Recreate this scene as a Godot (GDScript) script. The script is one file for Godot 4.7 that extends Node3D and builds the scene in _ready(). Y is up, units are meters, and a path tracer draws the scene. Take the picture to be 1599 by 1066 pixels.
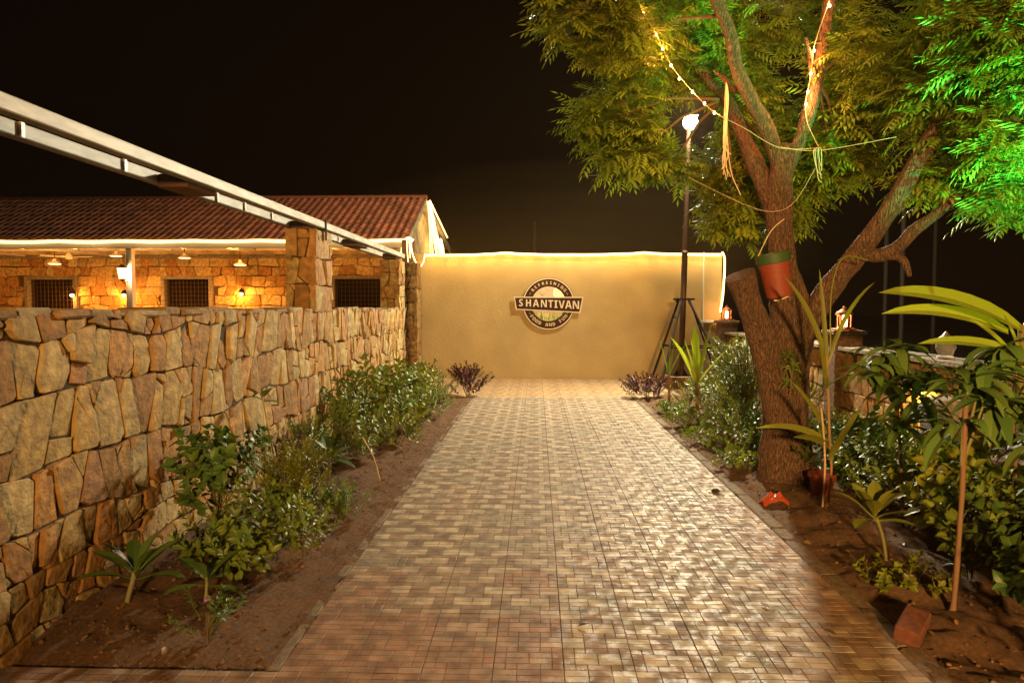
extends Node3D
# Night courtyard: stone wall, tiled path, plaster wall with a sign, tree with string lights.

var rng := RandomNumberGenerator.new()
var M := {}
var taken := {}


# ---------------------------------------------------------------- mesh builder
class MB:
	var v := PackedVector3Array()
	var n := PackedVector3Array()
	var c := PackedColorArray()

	func tri(a: Vector3, b: Vector3, d: Vector3, col: Color, na := Vector3.ZERO, nb := Vector3.ZERO, nd := Vector3.ZERO) -> void:
		var f := (a - d).cross(a - b)
		if f.length_squared() < 1e-16:
			return
		f = f.normalized()
		if na == Vector3.ZERO:
			na = f
			nb = f
			nd = f
		if f.dot(na + nb + nd) < 0.0:
			v.append_array([a, d, b])
			n.append_array([na, nd, nb])
		else:
			v.append_array([a, b, d])
			n.append_array([na, nb, nd])
		c.append_array([col, col, col])

	func out(a: Vector3, b: Vector3, d: Vector3, o: Vector3, col: Color) -> void:
		var f := (a - d).cross(a - b)
		if f.dot(a + b + d - 3.0 * o) < 0.0:
			tri(a, d, b, col)
		else:
			tri(a, b, d, col)

	func quad(a: Vector3, b: Vector3, d: Vector3, e: Vector3, o: Vector3, col: Color) -> void:
		out(a, b, d, o, col)
		out(a, d, e, o, col)

	func box(at: Vector3, size: Vector3, col := Color.WHITE, bevel := 0.0, t := Basis.IDENTITY) -> void:
		var h := size / 2.0
		var b := minf(bevel, minf(h.x, minf(h.y, h.z)) * 0.9)
		if b <= 0.0:
			for ax in 3:
				for s in [-1.0, 1.0]:
					var p := []
					for q in [[-1, -1], [1, -1], [1, 1], [-1, 1]]:
						var w := Vector3.ZERO
						w[ax] = s * h[ax]
						w[(ax + 1) % 3] = q[0] * h[(ax + 1) % 3]
						w[(ax + 2) % 3] = q[1] * h[(ax + 2) % 3]
						p.append(at + t * w)
					quad(p[0], p[1], p[2], p[3], at, col)
			return
		for ax in 3:
			var i := (ax + 1) % 3
			var j := (ax + 2) % 3
			for s in [-1.0, 1.0]:
				var p := []
				for q in [[-1, -1], [1, -1], [1, 1], [-1, 1]]:
					var w := Vector3.ZERO
					w[ax] = s * h[ax]
					w[i] = q[0] * (h[i] - b)
					w[j] = q[1] * (h[j] - b)
					p.append(at + t * w)
				quad(p[0], p[1], p[2], p[3], at, col)
				for s2 in [-1.0, 1.0]:  # the edge between faces ax (s) and i (s2), along j
					var e := []
					for q in [[0, -1], [0, 1], [1, 1], [1, -1]]:
						var w := Vector3.ZERO
						w[ax] = s * (h[ax] - (b if q[0] == 1 else 0.0))
						w[i] = s2 * (h[i] - (0.0 if q[0] == 1 else b))
						w[j] = q[1] * (h[j] - b)
						e.append(at + t * w)
					quad(e[0], e[1], e[2], e[3], at, col)
		for k in 8:
			var s := Vector3(1 if k & 1 else -1, 1 if k & 2 else -1, 1 if k & 4 else -1)
			var p := []
			for ax in 3:
				var w := Vector3.ZERO
				for q in 3:
					w[q] = s[q] * (h[q] - (0.0 if q == ax else b))
				p.append(at + t * w)
			out(p[0], p[1], p[2], at, col)

	func bar(a: Vector3, b: Vector3, w: float, h: float, col := Color.WHITE, bevel := 0.0, up := Vector3.UP) -> void:
		var z := (b - a).normalized()
		if absf(z.dot(up)) > 0.98:
			up = Vector3.RIGHT
		var x := up.cross(z).normalized()
		box((a + b) / 2.0, Vector3(w, h, a.distance_to(b)), col, bevel, Basis(x, z.cross(x), z))

	# rough: [amount, noise, frequency] pushes the rings in and out
	func tube(pts: Array, rad: Array, sides := 8, col := Color.WHITE, caps := true, rough := [], flat := 1.0) -> void:
		var rings := []
		var norms := []
		var side := Vector3.ZERO
		for k in pts.size():
			var p: Vector3 = pts[k]
			var t: Vector3 = (pts[mini(k + 1, pts.size() - 1)] - pts[maxi(k - 1, 0)]).normalized()
			if side == Vector3.ZERO:
				side = t.cross(Vector3(0.13, 0.2, 1.0) if absf(t.z) < 0.9 else Vector3.UP).normalized()
			side = (side - t * side.dot(t)).normalized()
			var other := t.cross(side)
			var ring := []
			var norm := []
			for s in sides:
				var a := TAU * s / sides
				var dir := side * cos(a) + other * sin(a) * flat
				var r: float = rad[mini(k, rad.size() - 1)]
				if rough:
					var q: Vector3 = (p + dir * r) * rough[2]
					r += rough[0] * r * rough[1].get_noise_3d(q.x, q.y * 0.35, q.z)
				ring.append(p + dir * r)
				norm.append(dir.normalized())
			rings.append(ring)
			norms.append(norm)
		if rough:  # normals from the displaced surface
			for k in pts.size():
				for s in sides:
					var du: Vector3 = rings[k][(s + 1) % sides] - rings[k][(s - 1 + sides) % sides]
					var dv: Vector3 = rings[mini(k + 1, pts.size() - 1)][s] - rings[maxi(k - 1, 0)][s]
					var nn := du.cross(dv).normalized()
					norms[k][s] = nn if nn.dot(norms[k][s]) > 0.0 else -nn
		for k in pts.size() - 1:
			for s in sides:
				var s2 := (s + 1) % sides
				tri(rings[k][s], rings[k][s2], rings[k + 1][s2], col, norms[k][s], norms[k][s2], norms[k + 1][s2])
				tri(rings[k][s], rings[k + 1][s2], rings[k + 1][s], col, norms[k][s], norms[k + 1][s2], norms[k + 1][s])
		if caps:
			for e in [0, pts.size() - 1]:
				var inner: Vector3 = pts[1 if e == 0 else e - 1]
				for s in sides:
					out(pts[e], rings[e][s], rings[e][(s + 1) % sides], inner, col)

	# profile: Vector2(radius, height) from bottom to top
	func lathe(at: Vector3, profile: Array, sides := 16, col := Color.WHITE, t := Basis.IDENTITY) -> void:
		for k in profile.size() - 1:
			var a: Vector2 = profile[k]
			var b: Vector2 = profile[k + 1]
			var slope := Vector2(b.y - a.y, a.x - b.x).normalized()
			for s in sides:
				var u := TAU * s / sides
				var w := TAU * (s + 1) / sides
				var du := Vector3(cos(u), 0, sin(u))
				var dw := Vector3(cos(w), 0, sin(w))
				var nu := t * (du * slope.x + Vector3.UP * slope.y)
				var nw := t * (dw * slope.x + Vector3.UP * slope.y)
				var p0 := at + t * (du * a.x + Vector3.UP * a.y)
				var p1 := at + t * (dw * a.x + Vector3.UP * a.y)
				var p2 := at + t * (dw * b.x + Vector3.UP * b.y)
				var p3 := at + t * (du * b.x + Vector3.UP * b.y)
				tri(p0, p1, p2, col, nu, nw, nw)
				tri(p0, p2, p3, col, nu, nw, nu)

	# flat outline (x, y) pushed from z0 to z1 with a small chamfer at the z1 side
	func plate(outline: PackedVector2Array, z0: float, z1: float, at: Vector3, col := Color.WHITE, t := Basis.IDENTITY) -> void:
		var idx := Geometry2D.triangulate_polygon(outline)
		var up := t * Vector3(0, 0, signf(z1 - z0))
		for k in range(0, idx.size(), 3):
			var p := []
			for q in 3:
				var o := outline[idx[k + q]]
				p.append(at + t * Vector3(o.x, o.y, z1))
			tri(p[0], p[1], p[2], col, up, up, up)
		var cw := Geometry2D.is_polygon_clockwise(outline)
		for k in outline.size():
			var a := outline[k]
			var b := outline[(k + 1) % outline.size()]
			var e := (b - a).normalized()
			var nn := t * (Vector3(-e.y, e.x, 0) if cw else Vector3(e.y, -e.x, 0))
			var p0 := at + t * Vector3(a.x, a.y, z0)
			var p1 := at + t * Vector3(b.x, b.y, z0)
			var p2 := at + t * Vector3(b.x, b.y, z1)
			var p3 := at + t * Vector3(a.x, a.y, z1)
			tri(p0, p1, p2, col, nn, nn, nn)
			tri(p0, p2, p3, col, nn, nn, nn)

	# a leaf blade from p along dir; widths along its length; droop bends it down, fold lifts its halves
	func blade(p: Vector3, dir: Vector3, up: Vector3, length: float, widths: Array, col: Color, droop := 0.3, fold := 0.25, sway := 0.0, tip := Color.TRANSPARENT) -> void:
		var side := dir.cross(up).normalized()
		var last := []
		var k := widths.size() - 1
		var at := p
		var d := dir.normalized()
		for i in k + 1:
			var w: float = widths[i]
			var nn := side.cross(d).normalized()
			var row := [at - side * w + nn * w * fold, at, at + side * w + nn * w * fold, nn]
			if i > 0:
				var cc := col if tip == Color.TRANSPARENT else col.lerp(tip, float(i) / k)
				var l: Array = last
				for q in 2:
					var bend := side * (0.35 if q == 0 else -0.35) * signf(fold)
					var na: Vector3 = (l[3] + bend * 0.8).normalized()
					var nb: Vector3 = (row[3] + bend * 0.8).normalized()
					if widths[i - 1] > 0.0:
						tri(l[q], l[q + 1], row[q + 1], cc, na, na, nb)
					if w > 0.0:
						tri(l[q], row[q + 1], row[q], cc, na, nb, nb)
			last = row
			at += d * length / k
			d = (d + Vector3.DOWN * droop / k + side * sway / k).normalized()
			side = (side - d * side.dot(d)).normalized()

	func mesh(shift := Vector3.ZERO) -> ArrayMesh:
		if shift != Vector3.ZERO:
			for i in v.size():
				v[i] -= shift
		var a := []
		a.resize(Mesh.ARRAY_MAX)
		a[Mesh.ARRAY_VERTEX] = v
		a[Mesh.ARRAY_NORMAL] = n
		a[Mesh.ARRAY_COLOR] = c
		var m := ArrayMesh.new()
		m.add_surface_from_arrays(Mesh.PRIMITIVE_TRIANGLES, a)
		return m


# ---------------------------------------------------------------- scene tree helpers
func numbered(called: String) -> String:
	var k: int = taken.get(called, 0)
	taken[called] = k + 1
	return called if k == 0 else "%s_%03d" % [called, k]


func tag(o: Node, label: String, category := "", group := "") -> Node:
	o.set_meta("label", label)
	if category:
		o.set_meta("category", category)
	if group:
		o.set_meta("group", group)
	return o


func thing(called: String, label: String, category: String, at: Vector3, group := "", turn := 0.0) -> Node3D:
	var o := Node3D.new()
	o.name = numbered(called)
	add_child(o)
	o.position = at
	o.rotation.y = turn
	tag(o, label, category, group)
	return o


# commits a builder as one named mesh; world: its points are world places, so the thing's own place is taken off
func put(b: MB, called: String, m: Material, parent: Node = null, world := true) -> MeshInstance3D:
	var shift := Vector3.ZERO
	if parent and world:
		var top := parent
		while top.get_parent() != self and top.get_parent() != null:
			top = top.get_parent()
		shift = (top as Node3D).position
	return hang(b.mesh(shift), called, m, parent)


func hang(me: Mesh, called: String, m: Material, parent: Node = null, t := Transform3D.IDENTITY) -> MeshInstance3D:
	var o := MeshInstance3D.new()
	o.mesh = me
	o.material_override = m
	o.transform = t
	if parent:
		var key := "%d/%s" % [parent.get_instance_id(), called]
		var k: int = taken.get(key, 0)
		taken[key] = k + 1
		o.name = called if k == 0 else "%s_%03d" % [called, k]
		parent.add_child(o, true)
	else:
		o.name = numbered(called)
		add_child(o, true)
	return o


func struct(b: MB, called: String, m: Material) -> MeshInstance3D:
	var o := put(b, called, m)
	o.set_meta("kind", "structure")
	return o


func many(me: Mesh, places: Array, colors: Array, called: String, m: Material, parent: Node = null, stuff := false) -> MultiMeshInstance3D:
	var mm := MultiMesh.new()
	mm.transform_format = MultiMesh.TRANSFORM_3D
	mm.use_colors = true
	mm.mesh = me
	mm.instance_count = places.size()
	for i in places.size():
		mm.set_instance_transform(i, places[i])
		mm.set_instance_color(i, colors[i % colors.size()])
	var o := MultiMeshInstance3D.new()
	o.multimesh = mm
	o.material_override = m
	if parent:
		var key := "%d/%s" % [parent.get_instance_id(), called]
		var k: int = taken.get(key, 0)
		taken[key] = k + 1
		o.name = called if k == 0 else "%s_%03d" % [called, k]
		parent.add_child(o, true)
	else:
		o.name = numbered(called)
		add_child(o, true)
	if stuff:
		o.set_meta("kind", "stuff")
	return o


# joins copies of a few meshes into one real mesh; places = [[which, transform]...], each copy tinted by one of the tints
func grow(meshes: Array, places: Array, tints: Array, called: String, m: Material, parent: Node) -> MeshInstance3D:
	var cache := {}
	var v := PackedVector3Array()
	var n := PackedVector3Array()
	var c := PackedColorArray()
	for p in places:
		var which: int = p[0]
		var t: Transform3D = p[1]
		var k: int = rng.randi() % tints.size()
		if not cache.has(which):
			cache[which] = (meshes[which] as ArrayMesh).surface_get_arrays(0)
		var a: Array = cache[which]
		var key := "%d/%d" % [which, k]
		if not cache.has(key):
			var cc := PackedColorArray()
			for q in a[Mesh.ARRAY_COLOR]:
				cc.append(q * tints[k])
			cache[key] = cc
		v.append_array(t * (a[Mesh.ARRAY_VERTEX] as PackedVector3Array))
		n.append_array(Transform3D(t.basis.orthonormalized(), Vector3.ZERO) * (a[Mesh.ARRAY_NORMAL] as PackedVector3Array))
		c.append_array(cache[key])
	var b := MB.new()
	b.v = v
	b.n = n
	b.c = c
	return hang(b.mesh(), called, m, parent)


func tints_of(col: Color, amount: float, hue: float) -> Array:
	var res := []
	for k in 8:
		res.append(vary(col, amount, hue))
	return res


func omni(at: Vector3, col: Color, energy: float, size: float, parent: Node = null) -> void:
	var l := OmniLight3D.new()
	l.name = "glow_light"
	l.light_color = col
	l.light_energy = energy
	l.light_size = size
	l.omni_range = 60.0
	l.omni_attenuation = 2.0
	l.shadow_enabled = true
	var host: Node = parent if parent else self
	host.add_child(l, true)
	l.global_position = at


func spot(at: Vector3, to: Vector3, col: Color, energy: float, angle: float, size: float, parent: Node = null, soft := 1.0) -> void:
	var l := SpotLight3D.new()
	l.name = "beam_light"
	l.light_color = col
	l.light_energy = energy
	l.spot_angle = angle
	l.spot_angle_attenuation = soft
	l.light_size = size
	l.spot_range = 80.0
	l.spot_attenuation = 2.0
	l.shadow_enabled = true
	var host: Node = parent if parent else self
	host.add_child(l, true)
	l.look_at_from_position(at, to, Vector3.UP if absf((to - at).normalized().y) < 0.98 else Vector3.RIGHT)


func lin(r: float, g: float, b: float) -> Color:
	return Color(r, g, b).linear_to_srgb()


func vary(col: Color, amount: float, hue := 0.0) -> Color:
	var k := 1.0 + rng.randf_range(-amount, amount)
	var h := rng.randf_range(-hue, hue)
	return Color(col.r * k * (1.0 + h), col.g * k, col.b * k * (1.0 - h))


func ball(amount := 1.0) -> Vector3:
	while true:
		var p := Vector3(rng.randf_range(-1, 1), rng.randf_range(-1, 1), rng.randf_range(-1, 1))
		if p.length_squared() <= 1.0:
			return p * amount
	return Vector3.ZERO


func noise_map(freq: float, lo: float, hi: float, octaves := 4, kind := FastNoiseLite.TYPE_SIMPLEX_SMOOTH, cut := [0.0, 1.0], noise_seed := 1) -> NoiseTexture2D:
	var f := FastNoiseLite.new()
	f.noise_type = kind
	f.frequency = freq
	f.fractal_octaves = octaves
	f.seed = noise_seed
	var t := NoiseTexture2D.new()
	t.width = 512
	t.height = 512
	t.seamless = true
	t.noise = f
	var g := Gradient.new()
	g.offsets = PackedFloat32Array(cut)
	g.colors = PackedColorArray([Color(lo, lo, lo), Color(hi, hi, hi)])
	t.color_ramp = g
	return t


# col is the linear base colour; opts: tex, bump, bump_scale, scale, vc, metal, spec, rough_tex, back, coat
func mk(called: String, col: Color, rough: float, opts := {}) -> StandardMaterial3D:
	var m := StandardMaterial3D.new()
	m.resource_name = called
	m.albedo_color = col.linear_to_srgb()
	m.roughness = rough
	m.vertex_color_use_as_albedo = opts.get("vc", false)
	m.metallic = opts.get("metal", 0.0)
	m.metallic_specular = opts.get("spec", 0.5)
	if opts.has("tex"):
		m.albedo_texture = opts.tex
	if opts.has("rough_tex"):
		m.roughness_texture = opts.rough_tex
	if opts.has("bump"):
		m.heightmap_enabled = true
		m.heightmap_texture = opts.bump
		m.heightmap_scale = opts.get("bump_scale", 1.0)
	if opts.has("scale"):
		m.uv1_triplanar = true
		m.uv1_world_triplanar = opts.get("world", true)
		var s = opts.scale
		m.uv1_scale = s if s is Vector3 else Vector3(s, s, s)
	if opts.has("back"):
		m.backlight_enabled = true
		m.backlight = opts.back
	if opts.has("coat"):
		m.clearcoat_enabled = true
		m.clearcoat = opts.coat
		m.clearcoat_roughness = 0.15
	m.cull_mode = BaseMaterial3D.CULL_DISABLED if opts.has("back") else BaseMaterial3D.CULL_BACK
	M[called] = m
	return m


func glow(called: String, col: Color, energy: float) -> StandardMaterial3D:
	var m := StandardMaterial3D.new()
	m.resource_name = called
	m.albedo_color = Color(0.8, 0.8, 0.8)
	m.emission_enabled = true
	m.emission = col
	m.emission_energy_multiplier = energy
	M[called] = m
	return m


func _ready() -> void:
	rng.seed = 20240611
	# camera: eye height 1.55 m, turned 2 degrees to the left of the path, tilted 2.7 degrees down
	var cam := Camera3D.new()
	cam.name = "camera"
	add_child(cam)
	cam.position = Vector3(0, 1.55, 0)
	cam.rotation = Vector3(deg_to_rad(-2.684), deg_to_rad(1.951), 0)
	cam.fov = 50.49
	cam.near = 0.1
	cam.far = 600.0
	cam.current = true
	# night sky and exposure
	var env := Environment.new()
	env.background_mode = Environment.BG_SKY
	env.sky = Sky.new()
	var sm := ProceduralSkyMaterial.new()
	sm.sky_top_color = lin(0.0014, 0.0007, 0.0005)
	sm.sky_horizon_color = lin(0.0024, 0.0012, 0.0006)
	sm.sky_curve = 0.12
	sm.ground_bottom_color = lin(0.001, 0.0007, 0.0005)
	sm.ground_horizon_color = lin(0.003, 0.0016, 0.0009)
	env.sky.sky_material = sm
	env.background_energy_multiplier = 1.0
	env.tonemap_mode = Environment.TONE_MAPPER_LINEAR
	env.tonemap_exposure = 1.0
	# thin night haze that the lamps light up
	env.fog_enabled = true
	env.fog_density = 0.0004
	env.fog_light_color = Color(1.0, 0.86, 0.66)
	env.volumetric_fog_enabled = true
	env.volumetric_fog_density = 0.0
	env.sdfgi_enabled = true
	env.ssao_enabled = true
	env.ssil_enabled = true
	var we := WorldEnvironment.new()
	we.name = "night_environment"
	we.environment = env
	add_child(we)
	# what little the night sky's moon gives
	var moon := DirectionalLight3D.new()
	moon.name = "moon_light"
	moon.light_color = Color(0.75, 0.82, 1.0)
	moon.light_energy = 0.004
	moon.light_angular_distance = 0.5
	moon.shadow_enabled = true
	moon.rotation_degrees = Vector3(-50, 150, 0)
	add_child(moon)
	materials()
	flood_lamps()
	ground_and_beds()
	paved_path()
	far_wall()
	stone_wall()
	building()
	boundary_wall()
	beams()
	wall_sign()
	light_ropes()
	street_lamp()
	tree()
	string_lights()
	hanging_things()
	plants_by_stone_wall()
	plants_by_tree()
	small_things()
	haze_over_wall()


func materials() -> void:
	var mottle := noise_map(0.012, 0.62, 1.0, 5)
	var fine := noise_map(0.05, 0.75, 1.0, 4, FastNoiseLite.TYPE_SIMPLEX_SMOOTH, [0.0, 1.0], 7)
	var relief := noise_map(0.03, 0.0, 1.0, 5, FastNoiseLite.TYPE_SIMPLEX_SMOOTH, [0.0, 1.0], 3)
	var grit := noise_map(0.11, 0.0, 1.0, 3, FastNoiseLite.TYPE_SIMPLEX_SMOOTH, [0.0, 1.0], 5)
	var patches := noise_map(0.008, 0.74, 1.0, 5, FastNoiseLite.TYPE_SIMPLEX_SMOOTH, [0.2, 0.8], 11)
	var polish := noise_map(0.014, 0.46, 0.8, 4, FastNoiseLite.TYPE_SIMPLEX_SMOOTH, [0.25, 0.7], 9)
	var cracks := noise_map(0.02, 0.0, 1.0, 3, FastNoiseLite.TYPE_CELLULAR, [0.0, 0.6], 13)
	mk("stone", Color(1, 1, 1), 0.86, {"vc": true, "tex": mottle, "bump": relief, "bump_scale": 0.7, "scale": 1.5})
	mk("mortar", Color(0.17, 0.11, 0.055), 0.95, {"tex": mottle, "bump": grit, "bump_scale": 2.0, "scale": 3.0})
	mk("tile", Color(1, 1, 1), 1.0, {"vc": true, "tex": patches, "rough_tex": polish, "bump": grit, "bump_scale": 0.15, "scale": 1.4, "spec": 0.3})
	mk("grout", Color(0.2, 0.15, 0.105), 0.9, {"tex": fine, "scale": 2.0})
	mk("soil", Color(0.3, 0.155, 0.07), 0.97, {"tex": mottle, "bump": grit, "bump_scale": 1.6, "scale": 5.0})
	mk("clod", Color(0.25, 0.14, 0.07), 0.97, {"vc": true, "bump": grit, "bump_scale": 1.0, "scale": 4.0})
	mk("dirt", Color(0.12, 0.085, 0.055), 0.97, {"tex": mottle, "scale": 0.4})
	mk("kerb", Color(0.27, 0.19, 0.12), 0.85, {"tex": mottle, "bump": grit, "bump_scale": 0.8, "scale": 2.2})
	mk("plaster", Color(0.47, 0.36, 0.168), 0.8, {"tex": noise_map(0.008, 0.93, 1.0, 5, FastNoiseLite.TYPE_SIMPLEX_SMOOTH, [0.2, 0.8], 31), "bump": grit, "bump_scale": 0.3, "scale": 0.21})
	mk("cream_plaster", Color(0.62, 0.5, 0.3), 0.85, {"tex": patches, "scale": 0.6})
	mk("roof_tile", Color(1, 1, 1), 0.72, {"vc": true, "tex": fine, "bump": grit, "bump_scale": 0.4, "scale": 2.0})
	mk("white_steel", Color(0.46, 0.44, 0.375), 0.55, {"tex": noise_map(0.01, 0.82, 1.0, 5, FastNoiseLite.TYPE_SIMPLEX_SMOOTH, [0.2, 0.75], 41), "scale": Vector3(2.0, 2.0, 0.5)})
	mk("dark_steel", Color(0.05, 0.032, 0.024), 0.55, {"metal": 0.3})
	mk("brown_steel", Color(0.085, 0.04, 0.022), 0.5, {"metal": 0.2})
	mk("black_steel", Color(0.016, 0.012, 0.01), 0.8, {"spec": 0.2})
	mk("grey_post", Color(0.42, 0.38, 0.36), 0.5)
	mk("dull_post", Color(0.035, 0.03, 0.027), 0.8)
	mk("window_dark", Color(0.006, 0.004, 0.003), 0.9, {"spec": 0.1})
	mk("grille", Color(0.05, 0.03, 0.022), 0.8, {"spec": 0.1})
	mk("concrete", Color(0.3, 0.25, 0.19), 0.9, {"tex": mottle, "bump": grit, "bump_scale": 1.0, "scale": 1.8})
	mk("coping", Color(1, 1, 1), 0.8, {"vc": true, "tex": mottle, "bump": relief, "bump_scale": 1.2, "scale": 2.0})
	mk("copper", Color(0.55, 0.24, 0.12), 0.35, {"metal": 0.85})
	mk("bark", Color(0.27, 0.145, 0.082), 0.92, {"tex": noise_map(0.02, 0.45, 1.0, 5, FastNoiseLite.TYPE_SIMPLEX_SMOOTH, [0.15, 0.85], 21), "bump": relief, "bump_scale": 5.0, "scale": Vector3(4.5, 1.3, 4.5)})
	mk("twig", Color(0.13, 0.085, 0.04), 0.9)
	mk("leaf", Color(1, 1, 1), 0.42, {"vc": true, "back": Color(0.55, 0.6, 0.22), "spec": 0.35})
	mk("glossy_leaf", Color(1, 1, 1), 0.46, {"vc": true, "back": Color(0.34, 0.4, 0.14), "spec": 0.36})
	mk("strap_leaf", Color(1, 1, 1), 0.4, {"vc": true, "back": Color(0.8, 0.85, 0.35)})
	mk("stem", Color(1, 1, 1), 0.8, {"vc": true})
	mk("cord", Color(0.5, 0.4, 0.24), 0.9)
	mk("twine", Color(0.55, 0.46, 0.3), 0.95)
	mk("wire", Color(0.04, 0.035, 0.03), 0.7)
	mk("red_clay", Color(0.28, 0.05, 0.02), 0.6, {"tex": fine, "scale": 2.0})
	mk("green_band", Color(0.03, 0.07, 0.02), 0.6)
	mk("brick_red", Color(0.36, 0.12, 0.06), 0.9, {"tex": mottle, "bump": grit, "bump_scale": 2.0, "scale": 4.0})
	mk("red_plastic", Color(0.42, 0.07, 0.03), 0.22, {"back": Color(0.4, 0.1, 0.05)})
	mk("pipe_blue", Color(0.45, 0.55, 0.58), 0.5)
	mk("white_paint", Color(0.78, 0.75, 0.68), 0.4)
	mk("sign_brown", Color(0.034, 0.013, 0.008), 0.5, {"spec": 0.25})
	mk("sign_cream", Color(0.7, 0.6, 0.46), 0.5, {"spec": 0.25})
	mk("sign_sky", Color(0.62, 0.53, 0.4), 0.5, {"spec": 0.25})
	mk("sign_sun", Color(0.72, 0.4, 0.02), 0.25, {"coat": 0.4})
	mk("sign_grass", Color(0.16, 0.27, 0.03), 0.3, {"vc": false})
	mk("sign_grass_light", Color(0.36, 0.42, 0.1), 0.3)
	mk("sign_text", Color(0.42, 0.3, 0.19), 0.3)
	mk("sign_edge", Color(0.02, 0.012, 0.008), 0.5)
	mk("purple_petal", Color(0.42, 0.06, 0.42), 0.6, {"back": Color(0.4, 0.2, 0.4)})
	mk("red_petal", Color(0.5, 0.03, 0.02), 0.6)
	glow("rope_glow", Color(1.0, 0.83, 0.5), 3.6)
	glow("bulb_glow", Color(1.0, 0.72, 0.5), 7.0)
	glow("lamp_glow", Color(0.97, 1.0, 0.95), 30.0)
	glow("lantern_glow", Color(1.0, 0.8, 0.62), 5.0)
	glow("sconce_glow", Color(1.0, 0.8, 0.5), 8.0)
	glow("pendant_glow", Color(1.0, 0.86, 0.62), 3.0)
	glow("green_glow", Color(0.3, 1.0, 0.4), 6.0)
	var pane := mk("clear_pane", Color(0.9, 0.88, 0.84), 0.05)
	pane.transparency = BaseMaterial3D.TRANSPARENCY_ALPHA
	pane.albedo_color.a = 0.12


# the lamps that stand outside the frame but light what is in it
func flood_lamps() -> void:
	# green flood lamp that colours the near side of the crown
	var t := thing("green_floodlight", "small floodlight on a stake shining green light into the tree crown", "floodlight", Vector3(4.1, 0, -2.7))
	var b := MB.new()
	b.tube([Vector3(4.1, 0, -2.7), Vector3(4.1, 0.9, -2.7)], [0.02], 8)
	put(b, "stake", M.black_steel, t)
	b = MB.new()
	var z := (Vector3(3.45, 3.3, -5.0) - Vector3(4.1, 1.0, -2.7)).normalized()
	var x := Vector3.UP.cross(z).normalized()
	var ba := Basis(x, z.cross(x), z)
	b.box(Vector3(4.1, 1.0, -2.7), Vector3(0.3, 0.22, 0.1), Color.WHITE, 0.015, ba)
	put(b, "housing", M.black_steel, t)
	b = MB.new()
	b.box(Vector3(4.1, 1.0, -2.7) + z * 0.055, Vector3(0.26, 0.18, 0.01), Color.WHITE, 0.003, ba)
	put(b, "lens", M.green_glow, t)
	spot(Vector3(4.1, 1.0, -2.7) + z * 0.08, Vector3(3.45, 3.3, -5.0), lin(0.12, 1.0, 0.28), 130.0, 28.0, 0.1, t)
	# warm bulkhead lamp on the house behind the camera
	t = thing("porch_lamp", "warm porch lamp on a bracket behind the viewer", "lamp", Vector3(0.3, 0, 6.1))
	b = MB.new()
	b.tube([Vector3(0.3, 0, 6.1), Vector3(0.3, 2.4, 6.1)], [0.04], 8)
	put(b, "post", M.black_steel, t)
	b = MB.new()
	b.lathe(Vector3(0.3, 2.4, 6.1), [Vector2(0.1, 0), Vector2(0.14, 0.06), Vector2(0.14, 0.2), Vector2(0.05, 0.28), Vector2(0.0, 0.28)], 14)
	put(b, "bulb", M.pendant_glow, t)
	spot(Vector3(0.3, 2.5, 5.8), Vector3(2.0, 3.1, -6.4), lin(1.0, 0.53, 0.17), 240.0, 36.0, 0.28, t)


# ---------------------------------------------------------------- ground
func heightfield(x0: float, x1: float, z0: float, z1: float, cell: float, f: Callable, col := Color.WHITE) -> MB:
	var b := MB.new()
	var nx := int(ceil((x1 - x0) / cell))
	var nz := int(ceil((z1 - z0) / cell))
	var rows := []
	for j in nz + 1:
		var row := []
		for i in nx + 1:
			var x := lerpf(x0, x1, float(i) / nx)
			var z := lerpf(z0, z1, float(j) / nz)
			row.append(Vector3(x, f.call(x, z), z))
		rows.append(row)
	var nor := []
	for j in nz + 1:
		var row := []
		for i in nx + 1:
			var dx: Vector3 = rows[j][mini(i + 1, nx)] - rows[j][maxi(i - 1, 0)]
			var dz: Vector3 = rows[mini(j + 1, nz)][i] - rows[maxi(j - 1, 0)][i]
			var q := dz.cross(dx).normalized()
			row.append(q if q.y > 0 else -q)
		nor.append(row)
	for j in nz:
		for i in nx:
			b.tri(rows[j][i], rows[j][i + 1], rows[j + 1][i + 1], col, nor[j][i], nor[j][i + 1], nor[j + 1][i + 1])
			b.tri(rows[j][i], rows[j + 1][i + 1], rows[j + 1][i], col, nor[j][i], nor[j + 1][i + 1], nor[j + 1][i])
	return b


var bumps := FastNoiseLite.new()


func left_soil(x: float, z: float) -> float:
	var h := bumps.get_noise_2d(x * 2.2, z * 2.2) * 0.045 + bumps.get_noise_2d(x * 9.0, z * 9.0) * 0.022 + bumps.get_noise_2d(x * 30.0, z * 30.0) * 0.01
	return (h + 0.07 * clampf((-1.25 - x) / 0.9, 0.0, 1.0)) * clampf((-3.0 - z) / 0.3, 0.0, 1.0) - 0.025 * clampf((z + 3.12) / 0.12, 0.0, 1.0)


func right_soil(x: float, z: float) -> float:
	var h := bumps.get_noise_2d(x * 2.2, z * 2.2) * 0.05 + bumps.get_noise_2d(x * 9.0, z * 9.0) * 0.022 + bumps.get_noise_2d(x * 30.0, z * 30.0) * 0.01
	return h - 0.02 + 0.05 * clampf((x - 1.7) / 0.4, 0.0, 1.0)


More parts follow.
